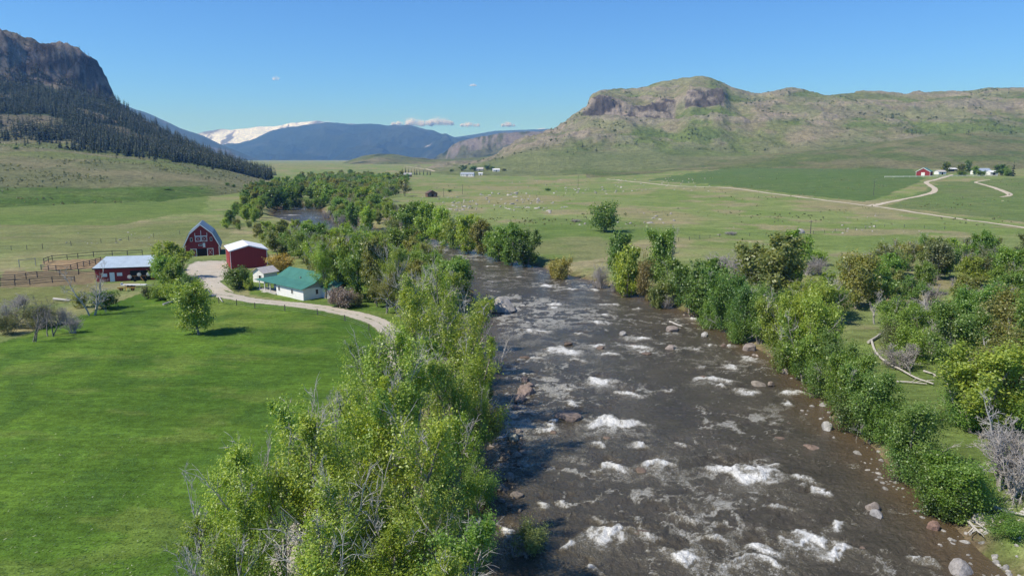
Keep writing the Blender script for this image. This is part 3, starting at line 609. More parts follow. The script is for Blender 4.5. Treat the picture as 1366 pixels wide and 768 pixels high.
def make_conifer(name, seed, H, Wd, whorls, nb):
    r = np.random.default_rng(seed); V = []; F = []; mi = []
    k = 5; V += [(math.cos(j / k * 6.283) * H * .018, math.sin(j / k * 6.283) * H * .018, -.3) for j in range(k)] + [(0, 0, H * .9)]
    for j in range(k): F.append((j, (j + 1) % k, k)); mi.append(0)
    for w_ in range(whorls):
        t = w_ / (whorls - 1); z = H * (.10 + .86 * t); rad = Wd * .5 * (1 - t) ** .8 * (.85 + .3 * r.random()) + .04 * Wd; n = max(4, int(nb * (1 - .5 * t)))
        for j in range(n):
            a = j / n * 6.283 + r.random() * .8 + w_; L = rad * r.uniform(.6, 1.15); dr = L * r.uniform(.15, .45); h = r.uniform(.32, .5) * L
            c_, s_ = math.cos(a), math.sin(a); b = len(V); zz_ = z + r.normal(0, .02 * H)
            V += [(0, 0, zz_ + .06 * H), (c_ * L * .65 - s_ * h, s_ * L * .65 + c_ * h, zz_ - dr * .5), (c_ * L, s_ * L, zz_ - dr), (c_ * L * .65 + s_ * h, s_ * L * .65 - c_ * h, zz_ - dr * .5)]
            F += [(b, b + 1, b + 2), (b, b + 2, b + 3)]; mi += [1, 1]
    b = len(V); V += [(0, 0, H), (.03 * Wd, 0, H * .9), (-.03 * Wd, .02 * Wd, H * .9), (0, -.03 * Wd, H * .9)]; F += [(b, b + 1, b + 2), (b, b + 2, b + 3), (b, b + 3, b + 1)]; mi += [1] * 3
    return np.array(V), np.array(F), np.array(mi), H, Wd

PROT = {}
PROT['near'] = [make_tree(f'cottonwood{i}', 100 + i, 12, 7.5, stems=(1, 2, 2, 3, 1)[i], cb=.18, n1=(26, 28, 30, 30, 26)[i], n2=9, nl=(13500, 12000, 14500, 14500, 10500)[i], ls=.088, dead=(.20, .30, .22, .26, .38)[i], sig=.30, fast=.35) for i in range(5)]
PROT['mid'] = [make_tree(f'streamside{i}', 200 + i, 10, 7.5, stems=(1, 2, 3, 2, 4)[i], cb=.12, n1=24, n2=7, nl=8000, ls=.20, dead=(.05, .0, .08, .12, .04)[i], sig=.40) for i in range(5)]
PROT['midn'] = [make_tree(f'bankside{i}', 230 + i, 10, 7.5, stems=(2, 3, 4)[i], cb=.10, n1=30, n2=9, nl=15000, ls=.125, dead=(.07, .14, .20)[i], sig=.40, fast=.3) for i in range(3)]
PROT['bushn'] = [make_tree(f'bankbush{i}', 330 + i, 4.5, 5.5, stems=6, cb=.10, n1=34, n2=7, nl=9000, ls=.085, dead=0, sig=.48, tr=.012) for i in range(2)]
PROT['bush'] = [make_tree(f'willow{i}', 300 + i, 4.5, 5.5, stems=6, cb=.10, n1=30, n2=5, nl=4200, ls=.15, dead=0, sig=.45, tr=.012) for i in range(3)]
PROT['far'] = [make_tree(f'distant{i}', 400 + i, 10, 8.5, stems=(1, 2, 3)[i], cb=.10, n1=18, n2=5, nl=1900, ls=.45, sig=.45) for i in range(3)]
PROT['shade'] = [make_tree('shade', 500, 8, 7.4, stems=1, cb=.13, n1=28, n2=8, nl=9500, ls=.15, sig=.42, tr=.026)]
PROT['gap'] = [make_tree(f'thin{i}', 520 + i, 11, 8, stems=2, cb=.18, n1=24, n2=7, nl=3000, ls=.2, dead=.45, sig=.35) for i in range(2)]
PROT['bare'] = [make_bare(f'bare_shrub{i}', 600 + i, 4.0, 5.0, 14, 8, 5, TWIG, 2, 1.7) for i in range(2)]
PROT['deadtree'] = [make_bare(f'bare_tree{i}', 640 + i, 9.0, 6.0, (1, 3)[i], (20, 12)[i], 6, DEADW, 3, 1.25) for i in range(2)]
PROT['snag'] = [make_bare(f'snag{i}', 660 + i, 8.0, 7.5, (2, 3)[i], 12, 5, bark_mat(f'weathered_snag{i}', (.10, .085, .075), (.30, .28, .26)), 3, 1.35) for i in range(2)]
CON = [make_conifer(f'pine{i}', 700 + i, 13, 5.2, (9, 11, 8)[i], 7) for i in range(3)]
def con_mesh(i):
    V, F, mi, H, Wd = CON[i]; me = mesh_from(f'pine_{i}', V, F); me.materials.append(DARKB); me.materials.append(NEEDLE); me.polygons.foreach_set('material_index', mi.astype(np.int32)); return me
CONM = [con_mesh(i) for i in range(3)]; CONF = [make_conifer(f'far_pine{i}', 720 + i, 13, 5.6, 7, 5) for i in range(3)]

# ------------------------------------------------------------------ vegetation: planting
def pixv(px, py):
    """photo pixels on the valley floor -> x, y, z (arrays)"""
    px = np.atleast_1d(np.asarray(px, float)); py = np.atleast_1d(np.asarray(py, float)); z = np.full(px.shape, 1.5)
    dx = (px - 683) / FPX; dy = (384 - py) / FPX; b = math.cos(PITCH) + dy * math.sin(PITCH); c_ = -math.sin(PITCH) + dy * math.cos(PITCH)
    for _ in range(5):
        t = (z - CAM_H) / np.minimum(c_, -1e-3); x, y = dx * t, b * t; z = gz(x, y)
    for k in np.nonzero(py < 252)[0]: x[k], y[k], z[k] = pix(px[k], py[k])
    return x, y, z
TREES = []
GREEN = {'spring': (.25, .35, .055), 'lime': (.29, .40, .06), 'fresh': (.175, .29, .055), 'deep': (.11, .20, .042), 'olive': (.22, .255, .07), 'yellow': (.36, .31, .09), 'dull': (.19, .215, .10), 'orange': (.30, .235, .10)}
pr = np.random.default_rng(99)
def plant(kind, x, y, h, wd, tint, label, cat, group, name, z=None, rot=None):
    if y < 140: kind = {'mid': 'midn', 'bush': 'bushn'}.get(kind, kind)
    p = PROT[kind][pr.integers(len(PROT[kind]))]
    if z is None: z = float(gz(x, y)[0])
    o = bpy.data.objects.new(name, None); COL.objects.link(o); o.empty_display_size = .5; o.location = (x, y, z - .05)
    o.rotation_euler = (0, 0, pr.random() * 6.28 if rot is None else rot); sx = wd / p['W'] * (.95 if kind == 'near' else .86 if kind in ('gap', 'midn') else 1); o.scale = (sx, sx, h / p['H'])
    tag(o, label, cat, group); g = GREEN[tint] if isinstance(tint, str) else tint
    g = np.array(g) * 1.1 * pr.uniform(.85, 1.18) * np.array([pr.uniform(.9, 1.12), 1, pr.uniform(.85, 1.15)])
    b_ = cat == 'bush'
    for key, nm in (('trunk', 'stems' if b_ else 'trunk'), ('crown', 'foliage' if b_ else 'crown'), ('dead', 'dead_branches')):
        if p[key]:
            ch = bpy.data.objects.new(nm, p[key]); COL.objects.link(ch); ch.parent = o; ch.color = (*g, 1)
    TREES.append((x, y, wd * .35)); return o
def tree_px(kind, px, pyb, pyt, wpx, tint, label, cat='tree', group=None, name='cottonwood_tree'):
    x, y, z = (v[0] for v in pixv(px, pyb))
    # height from the sight line to the tree's top at the distance of its foot
    _, b, c_ = ray(px, pyt); h = max(1.0, CAM_H + c_ / b * y - z); wd = wpx * math.hypot(x, y, CAM_H - z - h / 2) / FPX
    return plant(kind, x, y, h, wd, tint, label, cat, group, name, z)
NOGO = []      # building pads (x, y, r), filled before planting
def fill(poly, spacing, kinds, hr, tints, label, group, name='streamside_tree', cat='tree', wf=(.6, .85), seed=0, sdmin=1.5, maxn=400):
    r = np.random.default_rng(seed); P = np.array(poly, float)
    W_ = np.column_stack(pixv(P[:, 0], P[:, 1])[:2]); lo, hi = W_.min(0), W_.max(0)
    cand = r.uniform(lo, hi, (int(6 * (hi - lo).prod() / spacing ** 2) + 20, 2)); ins = in_poly(cand[:, 0], cand[:, 1], W_); cand = cand[ins]
    cand = cand[river_sd(cand[:, 0], cand[:, 1]) > sdmin]; got = []
    for q in cand:
        if all((q[0] - t[0]) ** 2 + (q[1] - t[1]) ** 2 > spacing ** 2 for t in got) and all((q[0] - t[0]) ** 2 + (q[1] - t[1]) ** 2 > (t[2] + spacing * .35) ** 2 for t in NOGO): got.append(q)
        if len(got) >= maxn: break
    for q in got:
        i = r.integers(len(kinds)); h = r.uniform(*hr); kd = kinds[i]; tn = tints[r.integers(len(tints))]
        lb = label[kd] if isinstance(label, dict) else label
        if kd in ('bush', 'bare'): h *= .55
        plant(kd, q[0], q[1], h, h * r.uniform(*wf) * (1.5 if kd in ('bush', 'bare') else 1), tn, lb[0] if isinstance(lb, tuple) else lb, cat, group, lb[1] if isinstance(lb, tuple) else name)
    return len(got)
# ------------------------------------------------------------------ building materials
def paint_mat(name, col, var=.15, scale=1.2, rough=.7, stripes=0.0, metal=0.0, spec=.3):
    m, n, l = new_mat(name); tc = n.new('ShaderNodeTexCoord'); O = tc.outputs['Object']; nn = noise(n, l, O, scale, 5, .65)
    cc = mixc(n, l, 'MULTIPLY', 1.0, (*col, 1), ramp(n, l, nn, [(.25, g1(1 - var)), (.75, g1(1 + var))])); nr = None
    if stripes:
        sx = n.new('ShaderNodeSeparateXYZ'); l.new(O, sx.inputs[0]); mu = N(n, 'ShaderNodeMath', operation='ADD'); l.new(sx.outputs[0], mu.inputs[0]); l.new(sx.outputs[1], mu.inputs[1])
        w_ = N(n, 'ShaderNodeMath', operation='MULTIPLY'); l.new(mu.outputs[0], w_.inputs[0]); w_.inputs[1].default_value = stripes
        fr = N(n, 'ShaderNodeMath', operation='FRACT'); l.new(w_.outputs[0], fr.inputs[0])
        st = ramp(n, l, fr.outputs[0], [(0, g1(.6)), (.07, g1(1)), (.93, g1(1)), (1, g1(.6))]); cc = mixc(n, l, 'MULTIPLY', .8, cc, st); nr = bump(n, l, st, .5, .03)
    finish(n, l, cc, rough, nr, spec, metal); return m
M_RED = paint_mat('barn_red_boards', (.26, .032, .030), .3, .9, .8, 2.5); M_RED2 = paint_mat('shed_red_steel', (.27, .028, .030), .12, .5, .55, 1.3)
M_WHITE = paint_mat('white_paint', (.74, .73, .70), .08); M_WROOF = paint_mat('white_steel_roof', (.76, .76, .76), .06, .6, .45, 1.1)
M_BLUE = paint_mat('slate_blue_roof', (.16, .20, .25), .15, .6, .45, 1.1); M_TIN = paint_mat('pale_tin_roof', (.42, .49, .53), .16, .5, .4, .8); M_GREEN = paint_mat('green_steel_roof', (.055, .175, .125), .2, .6, .4, 1.6)
M_DARK = paint_mat('black_and_painted_shade', (.012, .011, .010), .2); M_GLASS = paint_mat('window_glass', (.02, .025, .03), .1, 1, .08, 0, 0, .6); M_WOOD = paint_mat('weathered_wood', (.088, .082, .076), .35, 2.0, .9)  # M_DARK: black parts, and shade painted into the openings
M_LOG = paint_mat('brown_log_siding', (.15, .095, .06), .3, 1.0, .9, 0); M_CONC = paint_mat('concrete', (.46, .44, .40), .15); M_GREY = paint_mat('plain_grey', (.33, .33, .33), .15); M_SHGL = paint_mat('pale_shingles', (.46, .43, .40), .2, 2.0)
M_STEEL = paint_mat('galvanised_steel', (.38, .38, .37), .15, 1, .4, 0, .6); M_RUST = paint_mat('rusty_iron', (.14, .075, .03), .35, 3, .85); M_YEL = paint_mat('faded_yellow', (.40, .26, .05), .25, 3, .7)

class Bld:
    def __init__(s, name, loc, rz, label, cat, group=None):
        s.root = bpy.data.objects.new(name, None); COL.objects.link(s.root); s.root.location = loc; s.root.rotation_euler = (0, 0, rz); tag(s.root, label, cat, group)
    def raw(s, name, V, F, mat, parent=None, label=None):
        me = bpy.data.meshes.new(name); me.from_pydata([tuple(map(float, v)) for v in V], [], F); me.update()
        bm = bmesh.new(); bm.from_mesh(me); bmesh.ops.recalc_face_normals(bm, faces=bm.faces); bm.to_mesh(me); bm.free()
        o = add(name, me, mat, parent or s.root)
        if label: o['label'] = label
        return o
    def box(s, name, x0, x1, y0, y1, z0, z1, mat, parent=None):
        V = [(x, y, z) for x in (x0, x1) for y in (y0, y1) for z in (z0, z1)]
        return s.raw(name, V, [(0, 1, 3, 2), (4, 6, 7, 5), (0, 4, 5, 1), (2, 3, 7, 6), (0, 2, 6, 4), (1, 5, 7, 3)], mat, parent)
    def prism(s, name, prof, y0, y1, mat, parent=None):
        """profile in x, z pushed from y0 to y1"""
        n = len(prof); V = [(x, y0, z) for x, z in prof] + [(x, y1, z) for x, z in prof]
        return s.raw(name, V, [tuple(range(n)), tuple(range(2 * n - 1, n - 1, -1))] + [(i, (i + 1) % n, n + (i + 1) % n, n + i) for i in range(n)], mat, parent)
    def slab(s, name, q, th, mat, parent=None):
        q = [Vector(v) for v in q]; nr = (q[1] - q[0]).cross(q[3] - q[0]).normalized()
        if nr.z < 0: nr = -nr
        V = q + [v + nr * th for v in q]
        return s.raw(name, V, [(0, 1, 2, 3), (7, 6, 5, 4)] + [(i, (i + 1) % 4, 4 + (i + 1) % 4, 4 + i) for i in range(4)], mat, parent)
    def bar(s, name, a, b, w_, mat, parent=None, h=None):
        a, b = Vector(a), Vector(b); d = (b - a).normalized(); u = d.cross(Vector((0, 0, 1)))
        if u.length < .01: u = Vector((1, 0, 0))
        u = u.normalized() * w_ / 2; v = d.cross(u).normalized() * (h or w_) / 2
        V = [p + su * u + sv * v for p in (a, b) for su, sv in ((-1, -1), (1, -1), (1, 1), (-1, 1))]
        return s.raw(name, V, [(0, 1, 2, 3), (7, 6, 5, 4)] + [(i, (i + 1) % 4, 4 + (i + 1) % 4, 4 + i) for i in range(4)], mat, parent)
    def window(s, x0, x1, z0, z1, y=-.02, mat=None, axis='y', name='window'):
        """framed opening on the wall at y (or at x when axis is 'x'): frame proud, pane behind it, a middle bar"""
        t = .09
        def bx(nm, a0, a1, b0, b1, d0, d1, m_, par=None):
            return s.box(nm, a0, a1, d0, d1, b0, b1, m_, par) if axis == 'y' else s.box(nm, -d1, -d0, a0, a1, b0, b1, m_, par)
        w_ = bx(name, x0 + t, x1 - t, z0 + t, z1 - t, y - .015, y + .04, mat or M_GLASS)
        for a0, a1, b0, b1 in ((x0, x1, z0, z0 + t), (x0, x1, z1 - t, z1), (x0, x0 + t, z0 + t, z1 - t), (x1 - t, x1, z0 + t, z1 - t)): bx('frame', a0, a1, b0, b1, y - .06, y + .03, M_WHITE, w_)
        return w_
    def xdoor(s, x0, x1, z0, z1, y, name='barn_door'):
        d = s.box(name, x0, x1, y - .06, y, z0, z1, M_RED); t = .17; e = y - .09
        for a0, a1, b0, b1 in ((x0, x1, z0, z0 + t), (x0, x1, z1 - t, z1), (x0, x0 + t, z0 + t, z1 - t), (x1 - t, x1, z0 + t, z1 - t)): s.box('trim', a0, a1, e, y - .062, b0, b1, M_WHITE, d)
        s.bar('brace', (x0 + t, e + .01, z0 + t), (x1 - t, e + .01, z1 - t), t, M_WHITE, d, .05); s.bar('brace', (x0 + t, e + .02, z1 - t), (x1 - t, e + .02, z0 + t), t, M_WHITE, d, .05)
        return d
def rz_of(a, b): return math.atan2(b[1] - a[1], b[0] - a[0])
def P3(px, py): x, y, z = pixv(px, py); return np.array([x[0], y[0], z[0]])

# ------------------------------------------------------------------ gambrel barn
p = P3(270, 341.5)
b = Bld('barn', p, R(20), 'red gambrel barn with slate blue roof and white cross-braced doors', 'barn'); NOGO.append((p[0] - 2, p[1] + 8, 12))
hw, ez, bx_, bz, pz, D_ = 5.1, 3.0, 3.35, 7.1, 10.0, 15.0
prof = [(-hw, -.6), (hw, -.6), (hw, ez), (bx_, bz), (0, pz), (-bx_, bz), (-hw, ez)]
wl = b.prism('wall', prof, 0, D_, M_RED)
for sgn in (-1, 1):
    b.slab('roof_panel', [(0, -.45, pz + .02), (sgn * bx_ * 1.02, -.45, bz + .03), (sgn * bx_ * 1.02, D_ + .4, bz + .03), (0, D_ + .4, pz + .02)], .14, M_BLUE)
    b.slab('roof_panel', [(sgn * bx_ * 1.03, -.45, bz), (sgn * (hw + .45), -.45, ez - .35), (sgn * (hw + .45), D_ + .4, ez - .35), (sgn * bx_ * 1.03, D_ + .4, bz)], .14, M_BLUE)
    b.bar('rake_trim', (0, -.48, pz - .06), (sgn * bx_, -.48, bz - .06), .08, M_WHITE, None, .28); b.bar('rake_trim', (sgn * bx_, -.48, bz - .06), (sgn * (hw + .4), -.48, ez - .38), .08, M_WHITE, None, .28)
    b.box('corner_board', *((hw - .18, hw + .03) if sgn > 0 else (-hw - .03, -hw + .18)), -.04, .14, -.5, ez, M_WHITE)
b.box('doorway_shade', -1.45, 1.45, -.03, .05, -.5, 2.35, M_DARK)  # flat near-black panel on the solid wall, painting the shade inside the doorway
b.xdoor(-3.35, -1.5, -.1, 2.4, -.04); b.xdoor(1.5, 3.35, -.1, 2.4, -.04)
b.xdoor(-1.75, -.06, 4.6, 6.3, -.01, 'loft_door'); b.xdoor(.06, 1.75, 4.6, 6.3, -.01, 'loft_door')
for x_ in (-1.75, 0, 1.75): b.box('trim', x_ - .07, x_ + .07, -.05, .01, 6.32, 8.1 if x_ == 0 else 7.3, M_WHITE)
b.box('trim', -1.85, 1.85, -.05, .01, 6.31, 6.44, M_WHITE); b.window(.35, 1.05, 2.75, 4.1, -.01, M_WHITE, name='hatch'); b.window(-.9, .2, 3.2, 3.75, -.01)
b.window(-3.2, -2.55, 4.7, 5.9, -.01); b.window(2.55, 3.2, 4.7, 5.9, -.01)
for k in range(3):
    b.window(2.2 + k * 4.2, 3.2 + k * 4.2, 1.2, 2.1, -(hw + .01), axis='x')

# ------------------------------------------------------------------ red steel shed with a white roof
p = P3(333, 357.5)
b = Bld('machine_shed', p, R(26), 'plain red steel shed with white gable roof beside the barn', 'shed'); NOGO.append((p[0] - 3, p[1] + 7, 11))
hw, ez, pz, D_ = 4.8, 5.0, 6.3, 13.5
b.prism('wall', [(-hw, -.6), (hw, -.6), (hw, ez), (0, pz), (-hw, ez)], 0, D_, M_RED2)
for sgn in (-1, 1):
    b.slab('roof_panel', [(0, -.4, pz + .02), (sgn * (hw + .4), -.4, ez - .09), (sgn * (hw + .4), D_ + .4, ez - .09), (0, D_ + .4, pz + .02)], .13, M_WROOF)
    b.bar('rake_trim', (0, -.43, pz - .02), (sgn * (hw + .4), -.43, ez - .12), .06, M_WHITE, None, .26); b.box('corner_board', *((hw - .1, hw + .04) if sgn > 0 else (-hw - .04, -hw + .1)), -.04, .16, -.4, ez - .1, M_WHITE)
b.box('corner_board', -hw - .04, -hw + .1, D_ - .12, D_ + .04, -.4, ez - .1, M_WHITE); b.box('sliding_door', -hw - .08, -hw - .02, 3.2, 8.6, -.2, 4.2, M_RED2); b.box('downpipe', hw + .05, hw + .17, .3, .42, -.3, ez - .2, M_WHITE)

# ------------------------------------------------------------------ long stable
pa, pb = P3(128.5, 376.5), P3(210, 373); L_ = float(np.hypot(*(pb - pa)[:2])); rz = rz_of(pa, pb)
b = Bld('stable', pa, rz, 'long low red stable with a pale tin roof by the corral', 'stable'); NOGO.append((*((pa + pb)[:2] / 2 + np.array([1, 6])), 11))
D_, fz, bz = 12.0, 3.5, 4.7
def sx_(t): return t * L_
b.raw('wall', [(0, 0, -.6), (L_, 0, -.6), (L_, D_, -.6), (0, D_, -.6), (0, 0, fz), (L_, 0, fz), (L_, D_, bz), (0, D_, bz)], [(0, 1, 2, 3), (4, 5, 6, 7), (0, 1, 5, 4), (1, 2, 6, 5), (2, 3, 7, 6), (3, 0, 4, 7)], M_RED)
n_ = 5
for k in range(n_):
    x0, x1 = -.5 + (L_ + 1) * k / n_, -.5 + (L_ + 1) * (k + 1) / n_ - .02
    b.slab('roof_sheet', [(x0, -.6, fz - .04), (x1, -.6, fz - .04), (x1, D_ + .4, bz + .06), (x0, D_ + .4, bz + .06)], .10, M_TIN)
b.box('fascia', -.5, L_ + .5, -.68, -.605, fz - .22, fz + .05, M_DARK)
b.box('door', sx_(.225), sx_(.305), -.06, -.005, -.2, 2.3, M_WHITE); b.window(sx_(.10), sx_(.185), 1.3, 2.1, -.01, M_WHITE); b.window(sx_(.345), sx_(.43), 1.4, 2.2, -.01, M_WHITE)
b.box('bay_shade', sx_(.56), sx_(.90), -.03, .03, -.4, 2.6, M_DARK); b.box('open_bay_post', sx_(.72), sx_(.735), -.10, -.032, -.4, 2.6, M_WOOD); b.window(sx_(.93), sx_(.99), .9, 1.9, -.01, M_WHITE)  # the open bay is a near-black panel that paints the shade within
st_o, st_r, st_L = pa, rz, L_
def st_pt(t, y, z=0):
    c_, s_ = math.cos(st_r), math.sin(st_r); x = t * st_L
    X_, Y_ = st_o[0] + c_ * x - s_ * y, st_o[1] + s_ * x + c_ * y; return (X_, Y_, float(gz(X_, Y_)[0]) + z)
# wheel rake parked at the stable: three pale raking wheels on a frame
def disc(bd, name, c0, r0, mat, th=.1, k=14, parent=None, hub=None):
    V = [(c0[0] + math.cos(i / k * 6.283) * r0, y, c0[2] + math.sin(i / k * 6.283) * r0) for y in (c0[1] - th / 2, c0[1] + th / 2) for i in range(k)]
    o = bd.raw(name, V, [tuple(range(k)), tuple(range(2 * k - 1, k - 1, -1))] + [(i, (i + 1) % k, k + (i + 1) % k, k + i) for i in range(k)], mat, parent)
    if hub:
        for i in range(7):
            a = i / 7 * 6.283; bd.bar('spoke', (c0[0], c0[1] - th * .9, c0[2]), (c0[0] + math.cos(a) * r0 * .9, c0[1] - th * .9, c0[2] + math.sin(a) * r0 * .9), .07, hub, o)
    return o
b = Bld('wheel_rake', st_pt(.74, -1.7), st_r, 'hay rake with three pale round wheels in the stable bay', 'farm machine')
b.bar('frame', (-2.6, .25, 1.35), (2.4, .25, 1.35), .16, M_RUST); b.bar('drawbar', (0, .2, 1.3), (1.2, -2.0, .5), .14, M_RUST)
for x_, z_ in ((-2.3, 1.25), (-.1, 1.75), (2.0, 1.75)): disc(b, 'rake_wheel', (x_, -.05, z_), .5, M_CONC, .07, 14, None, M_WHITE); b.bar('arm', (x_, .03, z_), (x_, .22, 1.35), .08, M_RUST)
for x_ in (-1.2, 1.2): disc(b, 'tyre', (x_, .25, .32), .36, M_DARK, .18); b.bar('strut', (x_, .25, .32), (x_, .25, 1.3), .1, M_RUST)
# yellow implement and pale pipe in the grass in front of the stable
p = P3(169, 388); b = Bld('field_implement', p, R(8), 'rusty yellow implement standing in grass in front of the stable', 'farm machine')
b.bar('beam', (-2.0, 0, .8), (2.0, .1, .75), .18, M_YEL)
for x_ in (-1.7, -.9, -.1, .7, 1.5): b.bar('tine', (x_, .1, .75), (x_ - .15, -.4, .05), .08, M_RUST)
for x_ in (-1.3, 1.2): disc(b, 'wheel', (x_, .35, .42), .45, M_RUST, .1, 12, None, M_RUST); b.bar('axle', (x_, .35, .42), (x_, .05, .78), .08, M_RUST)
b.bar('hitch', (0, 0, .75), (.6, -1.9, .35), .12, M_YEL); b.bar('seat_post', (-.2, 0, .8), (-.3, .35, 1.3), .07, M_RUST); b.box('seat', -.5, -.1, .2, .55, 1.3, 1.36, M_RUST)
p = P3(163, 383.5); b = Bld('white_trailer', p, R(3), 'long white flat trailer parked in front of the stable', 'trailer')
b.box('deck', 0, 5.6, -.5, .5, .55, .75, M_WHITE); b.box('headboard', -.08, -.005, -.5, .5, .55, 1.15, M_WHITE); b.bar('drawbar', (5.6, 0, .6), (7.0, .1, .45), .12, M_STEEL)
for x_ in (1.6, 2.5):
    for y_ in (-.55, .55): disc(b, 'wheel', (x_, y_, .33), .33, M_DARK, .16, 12)

# ------------------------------------------------------------------ white house with a green roof
pa, pb = P3(345, 386), P3(405, 401); L_ = float(np.hypot(*(pb - pa)[:2])); rz = rz_of(pa, pb); u = (pb - pa)[:2] / L_; v_ = np.array([-u[1], u[0]])
cn = pa[:2] + u * L_ * .55 + v_ * 5; NOGO.append((*cn, 12.5)); NOGO.append((*(pb[:2] + v_ * 4 + u * 2), 5))
b = Bld('farmhouse', (*pa[:2], max(pa[2], pb[2]) - .05), rz, 'white farmhouse with green metal roof and a wrapped open porch', 'house')
px0 = L_ * .42; wz = 2.45; D_ = 8.6; rdz = 5.3
b.box('wall', px0, L_, 0, D_, -.6, wz, M_WHITE)
b.box('wall', L_ * .12, px0 - .004, 2.6, D_ - .02, -.6, wz, M_WHITE)
b.box('porch_floor', -.2, px0 - .01, -.25, 2.59, -.5, .22, M_CONC); b.box('porch_step', 2.5, 4.4, -.95, -.26, -.5, .02, M_CONC)
for t_ in (.02, .14, .27): b.box('porch_post', L_ * t_, L_ * t_ + .16, -.02, .14, .23, wz - .1, M_WHITE)
b.box('porch_beam', -.2, px0, -.02, .14, wz - .1, wz + .08, M_WHITE)
b.box('porch_post', .0, .16, 2.4, 2.56, .23, wz - .1, M_WHITE); b.box('door', px0 - 3.2, px0 - 2.3, 2.53, 2.595, .23, 2.2, M_DARK); b.window(px0 - 5.6, px0 - 4.4, 1.0, 2.1, 2.58)
b.window(px0 + .9, px0 + 1.7, .9, 2.0, -.01); b.window(px0 + 6.4, px0 + 7.2, .9, 2.0, -.01); b.window(2.9, 3.7, .9, 2.1, -(L_ + .01), axis='x'); b.window(6.2, 7.0, .9, 2.1, -(L_ + .01), axis='x')
# lower skirt roof round the front, steeper gable on top of it
y1 = 2.7; z0, z1 = wz - .06, 3.45; x1 = L_ * .22
b.slab('roof_skirt', [(-.6, -.6, z0), (L_ + .5, -.6, z0), (L_ + .5, y1, z1), (x1, y1, z1)], .09, M_GREEN)
b.slab('roof_skirt', [(-.6, -.6, z0), (x1, y1, z1), (x1, D_ - 1.2, z1), (-.6, D_ + .4, z0)], .09, M_GREEN)
b.slab('roof_panel', [(x1 - .3, y1 - .12, z1 - .06), (L_ + .5, y1 - .12, z1 - .06), (L_ + .5, 5.2, rdz), (x1 + .9, 5.2, rdz)], .11, M_GREEN)
b.slab('roof_panel', [(x1 + .9, 5.2, rdz), (L_ + .5, 5.2, rdz), (L_ + .5, D_ + .5, wz + .1), (x1 - .3, D_ + .5, wz + .1)], .11, M_GREEN)
b.raw('gable', [(L_ - .02, .0, wz), (L_ - .02, D_, wz), (L_ - .02, 5.2, rdz - .05), (L_ - .02, 2.6, z1 - .08), (L_ - .22, .0, wz), (L_ - .22, D_, wz), (L_ - .22, 5.2, rdz - .05), (L_ - .22, 2.6, z1 - .08)], [(0, 1, 2, 3), (7, 6, 5, 4), (0, 1, 5, 4), (1, 2, 6, 5), (2, 3, 7, 6), (3, 0, 4, 7)], M_GREY)  # grey on this end gable, white on the inner one
b.raw('gable', [(x1 + .9, 2.75, z1), (x1 + .9, D_ - .4, z1), (x1 + 1.0, 5.2, rdz - .05), (x1 + 1.1, 2.75, z1), (x1 + 1.1, D_ - .4, z1), (x1 + 1.2, 5.2, rdz - .05)], [(0, 1, 2), (5, 4, 3), (0, 1, 4, 3), (1, 2, 5, 4), (2, 0, 3, 5)], M_WHITE)
b.box('flue', px0 + 5.2, px0 + 5.45, 2.9, 3.15, 3.3, 4.2, M_STEEL)
# rear wing towards the river
b.box('wing_wall', L_ - .01 + .02, L_ + 4.6, 4.6, 9.4, -.6, 2.3, M_WHITE); b.slab('wing_roof', [(L_ + .02, 4.2, 2.3), (L_ + 5.0, 4.2, 2.3), (L_ + 5.0, 7.0, 3.6), (L_ + .02, 7.0, 3.6)], .09, M_GREEN); b.slab('wing_roof', [(L_ + .02, 7.0, 3.6), (L_ + 5.0, 7.0, 3.6), (L_ + 5.0, 9.8, 2.3), (L_ + .02, 9.8, 2.3)], .09, M_GREEN)
# small white outbuilding behind the porch
p = P3(352, 375.5); b = Bld('wash_house', p, R(-30), 'small white outbuilding with pale shingle roof behind the farmhouse', 'shed'); NOGO.append((p[0], p[1], 4.5))
b.prism('wall', [(-1.9, -.5), (1.9, -.5), (1.9, 2.5), (0, 3.6), (-1.9, 2.5)], -1.6, 2.6, M_WHITE)
for sgn in (-1, 1): b.slab('roof_panel', [(0, -2.0, 3.62), (sgn * 2.3, -2.0, 2.29), (sgn * 2.3, 3.0, 2.29), (0, 3.0, 3.62)], .1, M_SHGL)
b.window(.1, 1.1, 1.0, 1.9, -1.61); b.box('door', -1.2, -.3, -1.66, -1.605, -.2, 1.85, M_WHITE)

# ------------------------------------------------------------------ corral fences, field fence, poles
def fence_run(name, pixels, label, rails=3, step=2.6, h=1.5, rail_h=.16, cat='fence', mat=M_WOOD, wire=False, group=None):
    W_ = np.column_stack(pixv([q[0] for q in pixels], [q[1] for q in pixels])); o = Bld(name, (*W_[0][:2], W_[0][2]), 0, label, cat, group); base = W_[0]; prev = None
    for a, c_ in zip(W_[:-1], W_[1:]):
        n = max(1, int(np.hypot(*(c_ - a)[:2]) / step))
        for k in range(n + (1 if np.allclose(c_, W_[-1]) else 0)):
            q = a + (c_ - a) * k / n; z = float(gz(q[0], q[1])[0]); q = np.array([q[0], q[1], z]) - base; lean_ = pr.normal(0, .04, 2)
            o.bar('post', (q[0], q[1], q[2] - .4), (q[0] + lean_[0], q[1] + lean_[1], q[2] + h * pr.uniform(.95, 1.12)), .17 if not wire else .13, mat)
            if prev is not None:
                for j in range(rails):
                    zz_ = h * (j + 1) / rails - .12; d = pr.normal(0, .05, 2)
                    o.bar('wire' if wire else 'rail', (prev[0], prev[1], prev[2] + zz_ + d[0]), (q[0], q[1], q[2] + zz_ + d[1]), .02 if wire else .07, M_STEEL if wire else mat, None, .02 if wire else rail_h)
            prev = q
    return o
pr = np.random.default_rng(5)
